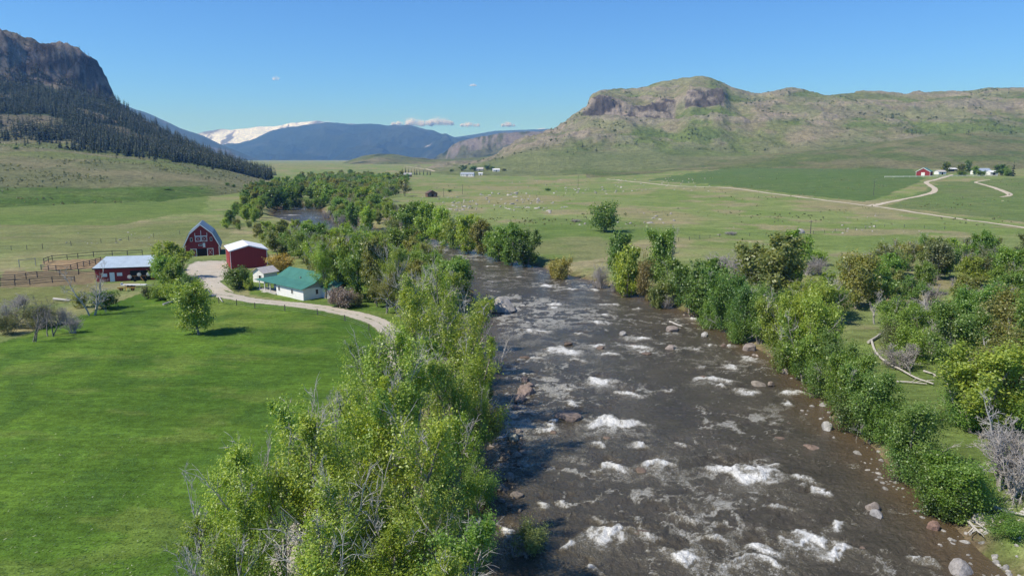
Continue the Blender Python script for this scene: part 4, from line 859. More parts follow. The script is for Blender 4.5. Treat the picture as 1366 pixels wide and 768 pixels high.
fence_run('corral_fence', [(59, 352), (70, 347.5), (90, 346), (104, 344.5), (125, 342.5), (150, 341), (190, 340)], 'dark wooden corral fence behind the dirt pen and stable', 2, 3.0, 1.6, .15)
fence_run('corral_fence', [(55, 360), (75, 361.5), (95, 360), (112, 356), (135, 350)], 'dark board fence along the front of the dirt pen', 3, 2.6, 1.5, .16)
fence_run('corral_fence', [(-20, 375), (20, 374), (50, 370), (80, 368), (105, 366), (127, 364)], 'weathered pole fence across the brown holding pen', 3, 2.6, 1.5, .13)
fence_run('corral_fence', [(-25, 383), (0, 382), (40, 380), (70, 377), (100, 376)], 'weathered pole fence on the pasture side of the holding pen', 3, 2.6, 1.5, .14)
fence_run('corral_gate', [(26, 356.5), (48, 354.5)], 'pale pipe gate frame beside the dirt pen', 1, 7, 2.2, .12, 'gate', M_STEEL)
fence_run('field_fence', [(-30, 335), (15, 334), (36, 333), (57, 332), (95, 328), (135, 324), (155, 323), (172, 321), (205, 317), (240, 313)], 'sparse dark post and wire fence across the field behind the barn', 3, 9.0, 1.6, .02, 'fence', M_WOOD, True)
fence_run('driveway_fence', [(292, 404), (340, 411), (380, 415), (424, 420), (460, 428), (492, 441)], 'thin wire fence between the meadow and the driveway', 3, 5.0, 1.2, .02, 'fence', M_WOOD, True)
fence_run('pasture_fence', [(905, 322), (960, 316), (1000, 315), (1085, 312), (1180, 303), (1260, 306)], 'old wire fence crossing the pasture below the ranch road', 3, 6.5, 1.3, .02, 'fence', M_WOOD, True)
def pole(px, pyb, pyt, label):
    x, y, z = P3(px, pyb); _, b_, c_ = ray(px, pyt); h = CAM_H + c_ / b_ * y - z
    o = Bld('utility_pole', (x, y, z), 0, label, 'utility pole', 'utility poles in the pasture'); V, F = [], []
    tube([(0, 0, -.5), (0, 0, h * .5), (0, 0, h)], [.17, .15, .11], 7, V, F); o.raw('pole', np.vstack(V), F + [tuple(range(14, 21))], M_WOOD)
    o.bar('crossarm', (-.9, -.12, h - .5), (.9, -.12, h - .5), .1, M_WOOD, None, .12)
    for x_ in (-.8, 0, .8): o.bar('insulator', (x_, -.12, h - .44), (x_, -.12, h - .25), .07, M_CONC)
for q in ((1081, 312, 294, 'wooden utility pole beside the pasture boulder'), (1165, 262, 241, 'wooden utility pole near the ranch road fork'), (771, 256, 234, 'wooden utility pole in the pasture above the scattered boulders'), (617, 259, 246, 'wooden utility pole in the pasture nearest the brown cabin'), (592, 263, 251, 'wooden utility pole beside the brown cabin')): pole(*q)

# ------------------------------------------------------------------ far ranches
def simple_house(name, px, py, wd, dp, wall, ridge, wmat, rmat, rz, label, cat='house', door=None, wins=2, group=None, across=False):
    p_ = P3(px, py); b = Bld(name, p_, rz, label, cat, group); hw = wd / 2; NOGO.append((p_[0], p_[1] + dp / 2, max(wd, dp) * .6))
    if across:   # ridge along x
        b.raw('wall', [(x, y, z) for x in (-hw, hw) for y, z in ((0, -1), (dp, -1), (dp, wall), (dp / 2, ridge), (0, wall))], [(0, 1, 2, 3, 4), (9, 8, 7, 6, 5), (0, 4, 9, 5), (4, 3, 8, 9), (3, 2, 7, 8), (2, 1, 6, 7), (1, 0, 5, 6)], wmat)
        b.slab('roof_panel', [(-hw - .4, -.4, wall - .1), (hw + .4, -.4, wall - .1), (hw + .4, dp / 2, ridge + .03), (-hw - .4, dp / 2, ridge + .03)], .15, rmat); b.slab('roof_panel', [(-hw - .4, dp / 2, ridge + .03), (hw + .4, dp / 2, ridge + .03), (hw + .4, dp + .4, wall - .1), (-hw - .4, dp + .4, wall - .1)], .15, rmat)
    else:
        b.prism('wall', [(-hw, -1), (hw, -1), (hw, wall), (0, ridge), (-hw, wall)], 0, dp, wmat)
        for sgn in (-1, 1): b.slab('roof_panel', [(0, -.4, ridge + .03), (sgn * (hw + .4), -.4, wall - .1), (sgn * (hw + .4), dp + .4, wall - .1), (0, dp + .4, ridge + .03)], .15, rmat)
    if door: b.box('door', -door / 2, door / 2, -.05, -.004, -.3, wall * .8, M_DARK if wmat is not M_RED else M_WHITE)
    for k in range(wins):
        x_ = (k + .5) / wins * wd - hw
        if door and abs(x_) < door / 2 + .7: continue
        b.window(x_ - .5, x_ + .5, wall * .35, wall * .75, -.01)
    return b
b = simple_house('distant_barn', 1231, 234.5, 13, 16, 4.2, 8.0, M_RED, M_GREEN, R(-38), 'distant red barn with green roof and white trim beyond the field', 'barn', 3.4, 0)
for sgn in (-1, 1): b.bar('rake_trim', (0, -.45, 7.9), (sgn * 6.9, -.45, 3.9), .1, M_WHITE, None, .5); b.box('corner_board', *((6.3, 6.55) if sgn > 0 else (-6.55, -6.3)), -.06, .2, -.5, 4.2, M_WHITE)
simple_house('ranch_shed', 1257, 233, 9, 7, 3, 4.6, M_WHITE, M_SHGL, R(10), 'white ranch shed with pale roof next to the green-roofed distant barn', 'shed', 2, 2, across=True)
simple_house('ranch_shelter', 1270, 229, 14, 6, 3.2, 4.4, M_WOOD, M_WROOF, R(5), 'dark open-fronted shelter with bright roof at the distant ranch', 'shed', 8, 0, across=True)  # its wide near-black door panel paints the shade of the open front
simple_house('ranch_house', 1313, 233, 17, 10, 3.6, 6.6, M_WHITE, paint_mat('blue_grey_roof', (.30, .36, .45), .1), R(8), 'white ranch house with blue-grey roof between trees', 'house', 1.4, 5, across=True)
simple_house('ranch_garage', 1326, 233.5, 9, 7, 2.8, 4.4, M_WHITE, M_WROOF, R(8), 'low white garage beside the blue-grey roofed ranch house', 'garage', 3, 2, across=True)
fence_run('ranch_fence', [(1180, 237), (1205, 236.8), (1222, 236.6), (1250, 236.2), (1290, 235.6), (1330, 235.4)], 'white board fence along the distant ranch yard', 2, 6, 1.5, .2, 'fence', M_WHITE)
simple_house('log_cabin', 577, 263, 8, 9, 2.8, 5.2, M_LOG, paint_mat('brown_roof', (.12, .08, .06), .2), R(18), 'brown log cabin standing alone beside the riverside trees', 'cabin', 1.2, 2)
simple_house('white_ranch_house', 623, 235.5, 22, 11, 4.0, 6.6, M_WHITE, paint_mat('grey_blue_roof', (.33, .37, .42), .1), R(-6), 'long white house on the open valley floor far upstream', 'house', 1.4, 6, across=True)
simple_house('white_hut', 641, 234, 7, 6, 3.2, 4.6, M_WHITE, M_WROOF, R(0), 'tiny white hut next to the long white valley house', 'shed', 1.2, 1, across=True)
simple_house('valley_shed', 662, 229, 13, 8, 3.4, 5.4, M_WHITE, M_WROOF, R(6), 'pale shed below the foot of the rocky butte', 'shed', 2, 2, across=True)
simple_house('valley_farmhouse', 640, 228, 13, 9, 3.4, 6.4, M_GREY, M_SHGL, R(-4), 'grey farmhouse among dark trees below the rocky butte', 'house', 1.4, 3, across=True)
simple_house('dark_farmhouse', 543, 236, 14, 9, 3.4, 6.0, M_LOG, M_GREY, R(4), 'dark farmhouse at the row of valley pines', 'house', 1.4, 3, across=True)
# ------------------------------------------------------------------ planting list
TW = {'spring': 'yellow-green', 'lime': 'bright lime green', 'fresh': 'fresh green', 'deep': 'dark green', 'olive': 'olive green', 'yellow': 'straw yellow', 'dull': 'dull grey-green', 'orange': 'rusty orange', 'lilac': 'mauve flowering'}
GREEN['lilac'] = (.27, .225, .25)
KW = {'near': ('airy cottonwood with pale bare twigs', 'cottonwood_tree'), 'mid': ('leafy streamside tree', 'streamside_tree'), 'bush': ('rounded willow bush', 'willow_bush'), 'far': ('distant leafy tree', 'broadleaf_tree'), 'shade': ('round-headed shade tree', 'shade_tree'),
      'gap': ('half-bare cottonwood with dead limbs', 'dying_cottonwood'), 'bare': ('leafless grey shrub', 'bare_shrub'), 'deadtree': ('bleached leafless tree', 'dead_tree'), 'snag': ('dark crooked dead tree', 'dead_tree')}
def put(kind, x, y, h, wd, tint, zone):
    w_, nm = KW[kind]; cat = 'bush' if kind in ('bush', 'bare') else 'tree'
    lb = f'{w_} {zone}' if kind in ('bare', 'deadtree', 'snag') else f'{TW[tint]} {w_} {zone}'
    return plant(kind, x, y, h, wd, tint, lb, cat, f'{nm.replace("_", " ")}s {zone}', nm)
def T(zone, rows):
    for kind, px, pyb, pyt, wpx, tint in rows:
        x, y, z = (float(v[0]) for v in pixv(px, pyb)); _, b_, c_ = ray(px, pyt); h = max(.8, CAM_H + c_ / b_ * y - z)
        put(kind, x, y, h, wpx * math.hypot(x, y, CAM_H - z - h / 2) / FPX, tint, zone)
def FILL(zone, poly, spacing, kinds, hr, tints, wf=(.6, .85), seed=0, sdmin=1.5, maxn=400):
    r = np.random.default_rng(seed); P = np.array(poly, float); W_ = np.column_stack(pixv(P[:, 0], P[:, 1])[:2]); lo, hi = W_.min(0), W_.max(0)
    cand = r.uniform(lo, hi, (min(6000, int(6 * (hi - lo).prod() / spacing ** 2) + 20), 2)); cand = cand[in_poly(cand[:, 0], cand[:, 1], W_)]
    cand = cand[river_sd(cand[:, 0], cand[:, 1]) > sdmin]; got = []
    for q in cand:
        if all((q[0] - t[0]) ** 2 + (q[1] - t[1]) ** 2 > spacing ** 2 for t in got) and all((q[0] - t[0]) ** 2 + (q[1] - t[1]) ** 2 > (t[2] + spacing * .3) ** 2 for t in NOGO): got.append(q)
        if len(got) >= maxn: break
    for q in got:
        kd = kinds[r.integers(len(kinds))]; h = r.uniform(*hr); tn = tints[r.integers(len(tints))]; sh = kd in ('bush', 'bare'); h = h * .5 if sh else h
        put(kd, q[0], q[1], h, h * r.uniform(*wf) * (1.6 if sh else 1), tn, zone)
pr = np.random.default_rng(99)
# the lone tree and the yard
T('standing alone in the meadow', [('shade', 266, 446, 378, 62, 'spring')])
T('between the stable and the gravel yard', [('mid', 232, 372, 318, 40, 'spring'), ('mid', 222, 384, 340, 34, 'fresh'), ('mid', 240, 392, 345, 36, 'fresh'), ('bush', 212, 400, 382, 30, 'spring'), ('bush', 250, 396, 368, 30, 'deep'), ('bush', 228, 402, 380, 28, 'spring'), ('bush', 198, 398, 382, 20, 'dull'), ('bush', 262, 396, 372, 22, 'fresh'), ('mid', 215, 362, 330, 26, 'olive')])
T('at the edge of the gravel yard', [('bush', 320, 385, 357, 38, 'deep'), ('bush', 333, 387, 374, 14, 'spring')])
T('behind the red steel shed', [('bush', 376, 362, 340, 36, 'yellow'), ('bush', 352, 352, 338, 20, 'olive')])
T('at the corner of the farmhouse', [('bush', 458, 410, 384, 34, 'lilac'), ('bush', 446, 409, 388, 24, 'lilac'), ('bush', 478, 409, 394, 16, 'dull'), ('near', 434, 398, 318, 44, 'spring'), ('gap', 424, 392, 330, 34, 'olive')])
T('by the corral and the fallen logs', [('snag', 41, 457, 376, 46, 'dull'), ('snag', 72, 448, 400, 40, 'dull'), ('deadtree', 122, 420, 344, 46, 'dull'), ('bare', 12, 438, 402, 44, 'dull'), ('bush', 54, 436, 408, 44, 'dull'), ('bush', 8, 446, 420, 30, 'dull'), ('bare', 98, 444, 420, 28, 'dull'), ('bush', 138, 412, 388, 34, 'deep'), ('bush', 108, 410, 392, 20, 'olive'), ('bare', 28, 412, 392, 34, 'dull'), ('bare', 84, 432, 410, 30, 'dull')])
T('alone on the grassy shoulder', [('bush', 224, 263, 254.5, 12, 'deep'), ('bush', 22, 199.5, 196, 7, 'deep'), ('bush', 303, 248, 244, 6, 'deep'), ('bush', 312, 250, 246, 5, 'deep')])
# foreground cottonwoods between the driveway and the rapids
A_ = 'between the driveway and the rapids'
T(A_, [('near', 330, 830, 595, 120, 'lime'), ('near', 405, 800, 545, 140, 'lime'), ('near', 460, 740, 490, 130, 'spring'), ('near', 530, 770, 500, 150, 'lime'), ('near', 605, 750, 545, 120, 'spring'), ('near', 380, 900, 660, 150, 'spring'), ('near', 480, 900, 640, 160, 'spring'), ('near', 575, 900, 660, 150, 'fresh'), ('near', 300, 900, 690, 100, 'spring'), ('near', 625, 860, 690, 80, 'deep'),
        ('near', 500, 640, 440, 95, 'spring'), ('near', 555, 640, 430, 120, 'lime'), ('near', 612, 620, 440, 105, 'spring'), ('near', 630, 640, 500, 50, 'spring'), ('near', 500, 540, 437, 60, 'fresh'), ('gap', 575, 580, 440, 100, 'spring'), ('near', 592, 560, 372, 110, 'spring'), ('near', 628, 570, 450, 50, 'fresh'), ('mid', 648, 545, 480, 34, 'deep'), ('near', 570, 510, 362, 100, 'spring'), ('near', 598, 490, 346, 80, 'lime'), ('near', 560, 470, 362, 84, 'olive'), ('near', 590, 455, 350, 66, 'spring'), ('gap', 612, 540, 420, 70, 'spring'), ('gap', 465, 690, 520, 90, 'spring'), ('gap', 640, 620, 520, 60, 'olive'), ('gap', 345, 780, 590, 70, 'spring'), ('gap', 420, 680, 560, 70, 'spring'), ('near', 440, 640, 520, 80, 'spring'), ('near', 540, 850, 600, 130, 'lime'), ('near', 640, 700, 600, 46, 'fresh'), ('near', 430, 960, 700, 150, 'lime'), ('near', 530, 970, 720, 160, 'lime'), ('near', 610, 960, 720, 110, 'spring')])
T('under the tall cottonwoods', [('bush', px_, py_, py_ - 45, 60, tn_) for px_, py_, tn_ in ((600, 700, 'fresh'), (560, 690, 'deep'), (630, 740, 'deep'), (590, 790, 'deep'), (520, 720, 'fresh'), (545, 620, 'fresh'), (600, 610, 'fresh'), (575, 540, 'fresh'), (490, 800, 'spring'), (430, 760, 'spring'), (545, 800, 'fresh'), (640, 680, 'fresh'), (515, 560, 'fresh'), (470, 610, 'spring'), (622, 575, 'deep'), (600, 480, 'fresh'), (400, 830, 'spring'), (350, 850, 'spring'), (455, 850, 'fresh'))])
T('right beside the farmhouse wing', [('mid', 455, 396, 316, 40, 'spring'), ('mid', 478, 402, 308, 44, 'fresh'), ('mid', 505, 408, 312, 44, 'olive'), ('gap', 492, 396, 304, 40, 'spring'), ('near', 528, 416, 320, 44, 'spring')])
T('among the bank bushes', [('deadtree', 1042, 474, 392, 44, 'dull'), ('deadtree', 1078, 508, 420, 50, 'dull'), ('deadtree', 1098, 500, 400, 40, 'dull'), ('deadtree', 950, 420, 358, 34, 'dull'), ('bare', 1118, 520, 470, 50, 'dull')])
T('rising out of the tall cottonwoods', [('deadtree', 385, 790, 548, 70, 'dull'), ('deadtree', 455, 730, 488, 70, 'dull'), ('deadtree', 520, 690, 458, 80, 'dull'), ('deadtree', 600, 600, 440, 70, 'dull'), ('deadtree', 300, 850, 600, 70, 'dull'), ('deadtree', 560, 780, 540, 80, 'dull'), ('deadtree', 470, 860, 600, 80, 'dull'), ('deadtree', 590, 530, 395, 60, 'dull'), ('deadtree', 425, 640, 510, 50, 'dull'), ('deadtree', 270, 900, 680, 70, 'dull')])
T('leaning over the rapids', [('deadtree', 672, 500, 440, 50, 'dull')])
T('on the midstream gravel bar', [('bush', 706, 752, 700, 52, 'olive'), ('bare', 694, 756, 722, 44, 'dull')])
# behind the house
FILL('behind the green-roofed farmhouse', [(452, 404), (500, 412), (555, 436), (590, 440), (612, 402), (596, 374), (562, 354), (525, 342), (470, 338), (420, 338), (385, 338), (372, 340), (410, 352), (436, 372)], 5.0, ['mid', 'mid', 'near', 'mid', 'gap'], (7.5, 11.5), ['spring', 'fresh', 'spring', 'olive', 'fresh'], (.6, .85), 3)
FILL('between the farmhouse trees and the bend', [(345, 322), (372, 340), (470, 338), (530, 341), (515, 326), (460, 318), (410, 312), (370, 308), (345, 306)], 5.5, ['mid', 'bush', 'mid', 'bush', 'mid'], (4.5, 6.5), ['spring', 'fresh', 'olive', 'lime'], (.7, .95), 13)
FILL('on the grass strip beside the barn', [(300, 306), (318, 276), (345, 262), (352, 272), (348, 290), (345, 300), (330, 308)], 8, ['mid', 'bush', 'mid'], (5, 8), ['fresh', 'spring', 'olive'], (.6, .9), 4)
# across and beyond the river bend
FILL('on the outer bank of the river bend', [(322, 268), (345, 252), (400, 247), (405, 252), (392, 264), (372, 276), (362, 282), (350, 275)], 10, ['far', 'mid'], (7, 11), ['deep', 'fresh', 'olive'], (.7, .9), 5)
FILL('in the riverside wood above the bend', [(405, 252), (400, 247), (440, 241), (500, 240), (540, 243), (545, 250), (528, 262), (500, 280), (470, 287), (438, 288), (430, 272), (420, 262)], 12, ['far', 'far', 'mid', 'gap'], (7, 11.5), ['fresh', 'fresh', 'olive', 'spring'], (.75, .95), 6)
FILL('at the head of the riverside wood', [(395, 246), (400, 238), (470, 236), (545, 238), (545, 243), (440, 242)], 22, ['far'], (8, 12), ['fresh', 'olive', 'deep'], (.8, 1.0), 8, maxn=120)
T('closing the river bend', [('far', 366, 276, 250, 22, 'deep'), ('far', 378, 273, 249, 22, 'deep'), ('far', 391, 272, 248, 22, 'fresh'), ('far', 404, 271, 247, 24, 'deep'), ('far', 416, 271, 249, 22, 'fresh'), ('far', 428, 272, 252, 22, 'fresh'), ('bush', 384, 273.5, 266, 14, 'fresh'), ('bush', 398, 273, 265, 14, 'olive'), ('bush', 411, 273, 265, 14, 'fresh'), ('bush', 423, 273, 265, 14, 'fresh')])
T('on the sandy point inside the bend', [('bare', 437, 292, 280, 16, 'dull'), ('bare', 447, 295, 283, 18, 'dull'), ('bush', 443, 288, 276, 18, 'fresh'), ('bush', 455, 293, 280, 20, 'fresh'), ('bare', 458, 298, 286, 20, 'dull'), ('mid', 470, 297, 270, 22, 'fresh'), ('mid', 452, 286, 264, 22, 'fresh'), ('mid', 490, 301, 275, 24, 'lime'), ('mid', 480, 290, 266, 24, 'fresh')])
T('at the tip of the riverside wood', [('bush', 495, 272, 258, 26, 'yellow'), ('bare', 515, 276, 262, 22, 'dull'), ('gap', 540, 262, 243, 22, 'dull'), ('gap', 520, 290, 268, 20, 'dull'), ('bare', 470, 275, 264, 26, 'dull')])
FILL('on the inner bank of the river bend', [(442, 291), (470, 286), (520, 284), (560, 290), (560, 308), (530, 304), (490, 298), (455, 294)], 7, ['mid', 'bush', 'mid', 'bare'], (6, 10), ['fresh', 'spring', 'olive', 'dull'], (.6, .85), 7, .5)
D_ = 'along the bank below the boulder pasture'
T(D_, [('bush', 525, 306, 292, 22, 'olive'), ('mid', 548, 309, 264, 40, 'fresh'), ('mid', 570, 316, 266, 38, 'lime'), ('mid', 585, 320, 272, 36, 'lime'), ('gap', 600, 324, 282, 34, 'spring'), ('bush', 606, 327, 308, 26, 'fresh'), ('mid', 628, 330, 284, 40, 'spring'), ('mid', 645, 334, 292, 34, 'olive'), ('mid', 664, 345, 298, 42, 'fresh'), ('mid', 684, 350, 297, 44, 'fresh'), ('mid', 703, 349, 302, 38, 'deep'), ('bush', 560, 312, 298, 24, 'olive'),
       ('bush', 750, 364, 344, 30, 'yellow'), ('bush', 738, 360, 350, 16, 'yellow'), ('bare', 800, 380, 352, 34, 'dull'), ('mid', 824, 372, 303, 36, 'fresh'), ('mid', 836, 386, 320, 42, 'spring'), ('bush', 858, 390, 350, 24, 'orange'), ('bush', 832, 392, 366, 40, 'fresh'), ('bare', 820, 392, 374, 24, 'dull'), ('bush', 880, 406, 376, 30, 'olive'), ('bare', 888, 412, 390, 24, 'dull'),
       ('mid', 884, 385, 302, 40, 'fresh'), ('deadtree', 893, 380, 288, 34, 'dull'), ('mid', 902, 400, 340, 46, 'fresh'), ('mid', 925, 414, 340, 56, 'deep'), ('mid', 945, 424, 345, 58, 'fresh'), ('mid', 968, 438, 352, 64, 'fresh'), ('mid', 992, 448, 370, 60, 'deep'), ('mid', 1012, 458, 378, 56, 'fresh'), ('bush', 950, 438, 402, 40, 'fresh'), ('bush', 985, 454, 420, 40, 'fresh'), ('mid', 1036, 478, 392, 64, 'spring'), ('gap', 1040, 470, 380, 60, 'spring'), ('mid', 1062, 488, 378, 66, 'spring'), ('mid', 1088, 510, 390, 66, 'lime'), ('gap', 1072, 512, 408, 70, 'spring'), ('mid', 1072, 512, 440, 50, 'fresh'), ('bush', 1050, 498, 452, 50, 'fresh'), ('mid', 1110, 532, 440, 66, 'fresh'), ('deadtree', 1112, 505, 438, 44, 'dull'), ('bush', 1092, 528, 480, 50, 'fresh'), ('mid', 1128, 560, 456, 66, 'fresh'), ('mid', 1160, 586, 480, 74, 'fresh'), ('bush', 1135, 572, 520, 60, 'deep'), ('bush', 1175, 588, 540, 50, 'fresh'),
       ('mid', 1218, 636, 530, 84, 'fresh'), ('bush', 1208, 640, 580, 60, 'fresh'), ('mid', 1268, 694, 596, 92, 'fresh'), ('bush', 1255, 690, 640, 70, 'deep'), ('bush', 1290, 690, 640, 60, 'fresh')])
E_ = 'in the brushy flat below the ranch road'
T('standing alone in the boulder pasture', [('bush', 808, 309, 271, 42, 'fresh')])
T(E_, [('mid', 1028, 402, 303, 78, 'olive'), ('mid', 1052, 385, 306, 50, 'fresh'), ('bare', 962, 372, 338, 64, 'dull'), ('bare', 985, 378, 345, 50, 'dull'), ('bare', 1070, 366, 338, 40, 'dull'), ('bare', 1092, 366, 342, 30, 'dull'), ('bush', 1090, 354, 336, 34, 'spring'), ('gap', 1100, 430, 360, 70, 'spring'), ('mid', 1082, 430, 370, 70, 'spring'), ('bush', 1120, 420, 384, 34, 'spring'),
       ('shade', 1141, 412, 340, 64, 'olive'), ('mid', 1195, 460, 395, 60, 'fresh'), ('mid', 1225, 452, 402, 44, 'fresh'), ('deadtree', 1168, 432, 378, 30, 'dull'), ('deadtree', 1228, 442, 378, 34, 'dull'), ('bare', 1222, 430, 398, 40, 'dull'), ('bush', 1215, 482, 436, 56, 'spring'), ('bare', 1205, 492, 458, 56, 'dull'), ('bush', 1188, 470, 430, 34, 'dull'), ('bare', 1245, 470, 430, 50, 'dull'),
       ('mid', 1310, 580, 450, 120, 'spring'), ('mid', 1350, 560, 440, 110, 'olive'), ('bush', 1290, 570, 520, 70, 'fresh'), ('mid', 1270, 500, 400, 80, 'fresh'), ('mid', 1300, 480, 372, 70, 'fresh'), ('mid', 1340, 500, 385, 80, 'olive'), ('mid', 1380, 540, 390, 90, 'fresh'), ('deadtree', 1345, 648, 520, 80, 'dull'), ('bare', 1340, 655, 575, 90, 'dull'), ('bare', 1366, 640, 560, 80, 'dull'), ('bush', 1345, 715, 690, 50, 'fresh'), ('mid', 1400, 620, 500, 90, 'fresh'), ('deadtree', 1332, 430, 375, 40, 'dull'), ('bare', 1330, 440, 395, 70, 'dull'), ('deadtree', 1284, 452, 412, 30, 'dull'), ('bush', 1260, 560, 545, 20, 'olive')])
FILL(E_, [(1160, 408), (1135, 378), (1150, 352), (1190, 342), (1260, 344), (1366, 350), (1500, 360), (1500, 440), (1400, 430), (1330, 415), (1250, 408)], 5.9, ['mid', 'mid', 'gap', 'bare', 'mid', 'bare'], (6.5, 10), ['fresh', 'fresh', 'spring', 'olive', 'dull'], (.65, .9), 10)
FILL(E_, [(1270, 415), (1400, 430), (1500, 440), (1500, 560), (1400, 520), (1300, 470)], 7, ['mid', 'mid', 'bare', 'gap'], (6, 9), ['fresh', 'spring', 'olive'], (.65, .9), 11)
# far ranch trees
T('at the distant ranch yard', [('far', 1262, 231, 216, 12, 'olive'), ('far', 1281, 232, 219, 12, 'olive'), ('far', 1291, 231, 214, 9, 'deep'), ('bush', 1283, 234, 229, 12, 'deep'), ('far', 1300, 233, 221, 9, 'fresh'), ('bush', 1308, 235, 228, 12, 'fresh'), ('far', 1335, 234, 219, 15, 'deep'), ('bush', 1346, 235, 229, 9, 'deep'), ('bush', 1342, 235, 224, 9, 'fresh')])
T('around the farms under the butte', [('far', 618, 228, 220, 10, 'deep'), ('far', 632, 228, 221, 9, 'deep'), ('far', 650, 227, 220, 9, 'deep'), ('far', 657, 228, 222, 8, 'deep'), ('bush', 602, 229, 226, 8, 'deep'), ('bush', 672, 228, 225, 8, 'dull'), ('bush', 731, 254.5, 251, 9, 'deep'), ('bush', 600, 256, 253, 7, 'deep')])

# pines ---------------------------------------------------------------------------------------------------
def pine(x, y, z, h, label, group, g=(.028, .046, .020)):
    i = int(pr.integers(3)); o = bpy.data.objects.new('pine_tree', CONM[i]); COL.objects.link(o); s_ = h / CON[i][3]; o.location = (x, y, z); o.scale = (s_ * pr.uniform(.85, 1.15),) * 2 + (s_,)
    o.rotation_euler = (0, 0, pr.random() * 6.28); k = pr.uniform(.75, 1.25); o.color = (g[0] * k, g[1] * k, g[2] * k, 1); return tag(o, label, 'pine tree', group)
r = np.random.default_rng(31)
na_ = 26000; aa = r.uniform(-.80, -.245, na_); uu = r.random(na_); dd = 860 * (1700 / 860) ** uu; xx, yy = aa * dd, dd; zz_ = HL.ev(xx, yy)
ia = np.clip(((aa - HL.a[0]) / (HL.a[1] - HL.a[0])).astype(int), 0, len(HL.a) - 1); idd = np.clip(((np.log(dd) - HL.ld[0]) / (HL.ld[1] - HL.ld[0])).astype(int), 0, len(HL.ld) - 1); tt = HL.T[idd, ia]
qx = 683 + FPX * xx / (yy * math.cos(PITCH) - (zz_ - CAM_H) * math.sin(PITCH))
dens = sm(2.7, 3.25, tt + .55 * fbm(xx / 70, yy / 70, 4, 61)) * sm(4.15, 3.95, tt) + .10 * sm(4.9, 5.05, tt) * sm(5.5, 5.2, tt) + .10 * sm(3.95, 4.1, tt) * sm(5.0, 4.9, tt) + .02 * sm(2.2, 2.6, tt)
dens = np.where(qx > 160, np.maximum(dens, .9 * sm(2.85, 3.2, tt) * sm(5.4, 5.0, tt)), dens)
keep = (r.random(na_) < dens * .6 * (1 - .9 * sm(.06, .13, fbm(xx / 75, yy / 75, 4, 161)))) & (zz_ > 3) & (zz_ >= valley_z(xx, yy, np.full(xx.shape, 60.0)))
xx, yy, zz_, tt = xx[keep], yy[keep], zz_[keep], tt[keep]; od = np.argsort(yy); xx, yy, zz_, tt = xx[od], yy[od], zz_[od], tt[od]
hh = r.uniform(6, 19, len(xx)) * np.where(tt > 4.1, .6, 1)
nI = 280
for k in range(min(nI, len(xx))): pine(xx[k], yy[k], zz_[k] - .4, hh[k], 'dark pine on the lower edge of the forest above the grassy shoulder', 'pines on the forested slope')
VV, FF, MM = [], [], []; base = 0
for k in range(nI, len(xx)):
    V0, F0, m0, H0, W0 = CONF[k % 3]; s_ = hh[k] / H0; a_ = r.random() * 6.28; ca, sa = math.cos(a_), math.sin(a_); ws = s_ * r.uniform(.85, 1.15)
    q = np.column_stack([(V0[:, 0] * ca - V0[:, 1] * sa) * ws + xx[k], (V0[:, 0] * sa + V0[:, 1] * ca) * ws + yy[k], V0[:, 2] * s_ + zz_[k] - .4]); VV.append(q); FF.append(F0 + base); MM.append(m0); base += len(q)
me = mesh_from('pine_forest', np.vstack(VV), np.vstack(FF)); me.materials.append(DARKB); me.materials.append(NEEDLE); me.polygons.foreach_set('material_index', np.concatenate(MM).astype(np.int32))
o = add('pine_forest', me); o.color = (.028, .046, .020, 1); tag(o, 'dense dark pine forest covering the slope under the cliff', None, None, 'stuff')
print('pines', len(xx))
for px, py, h in ((537, 233.5, 13), (541, 233.5, 15), (545, 233.5, 13), (549, 233.5, 12), (553, 233.5, 13), (556, 233.5, 11), (560, 233.5, 10), (565, 233.5, 9), (570, 233.5, 9), (574, 233.5, 9)):
    x, y, z = P3(px, py); pine(x, y, z, h, 'dark pine in the windbreak row beside the valley track', 'windbreak pines')
x, y, z = P3(1351, 235.5); pine(x, y, z, 16, 'tall dark spruce beside the distant white ranch house', None)
for px, py, h in ((777, 196, 14), (796, 202, 16), (923, 179, 15), (783, 200, 9), (770, 203, 8), (790, 196, 8), (765, 206, 7), (757, 204, 8), (935, 181, 9), (914, 176, 8), (760, 211, 6), (752, 214, 6), (781, 206, 6)):
    x, y, z = pix(px, py); pine(x, y, z - .3, h, 'small dark pine scattered on the flank of the rocky butte', 'pines on the butte', (.035, .055, .022))
for k in range(24):
    x, y, z = pix(r.uniform(1180, 1320), r.uniform(174, 182)); pine(x, y, z - .3, r.uniform(4, 9), 'small dark tree along the gully above the smooth grassy ridge', 'small trees along the ridge gully', (.04, .06, .022))
# pine behind the right bank bushes
x, y, z = P3(1226, 632); 
# ------------------------------------------------------------------ rocks, logs
def rock_mat(name, a, b, s=1.5):
    m, n, l = new_mat(name); tc = n.new('ShaderNodeNewGeometry'); oi = n.new('ShaderNodeObjectInfo'); n1 = noise(n, l, tc.outputs['Position'], s, 6, .7); n2 = noise(n, l, tc.outputs['Position'], s * 6, 3, .7)
    cc = mixc(n, l, 'MIX', ramp(n, l, n1, [(.35, g1(0)), (.65, g1(1))]), a, b); cc = mixc(n, l, 'MULTIPLY', .8, cc, ramp(n, l, n2, [(.3, g1(.6)), (.7, g1(1.3))])); cc = mixc(n, l, 'MULTIPLY', 1.0, cc, oi.outputs['Color'])
    finish(n, l, cc, .85, bump(n, l, n1, .7, .25), .25); return m
ROCKM = rock_mat('river_rock', (.165, .16, .145), (.34, .33, .305)); FIELDM = rock_mat('field_rock', (.22, .205, .185), (.39, .37, .34), .8)
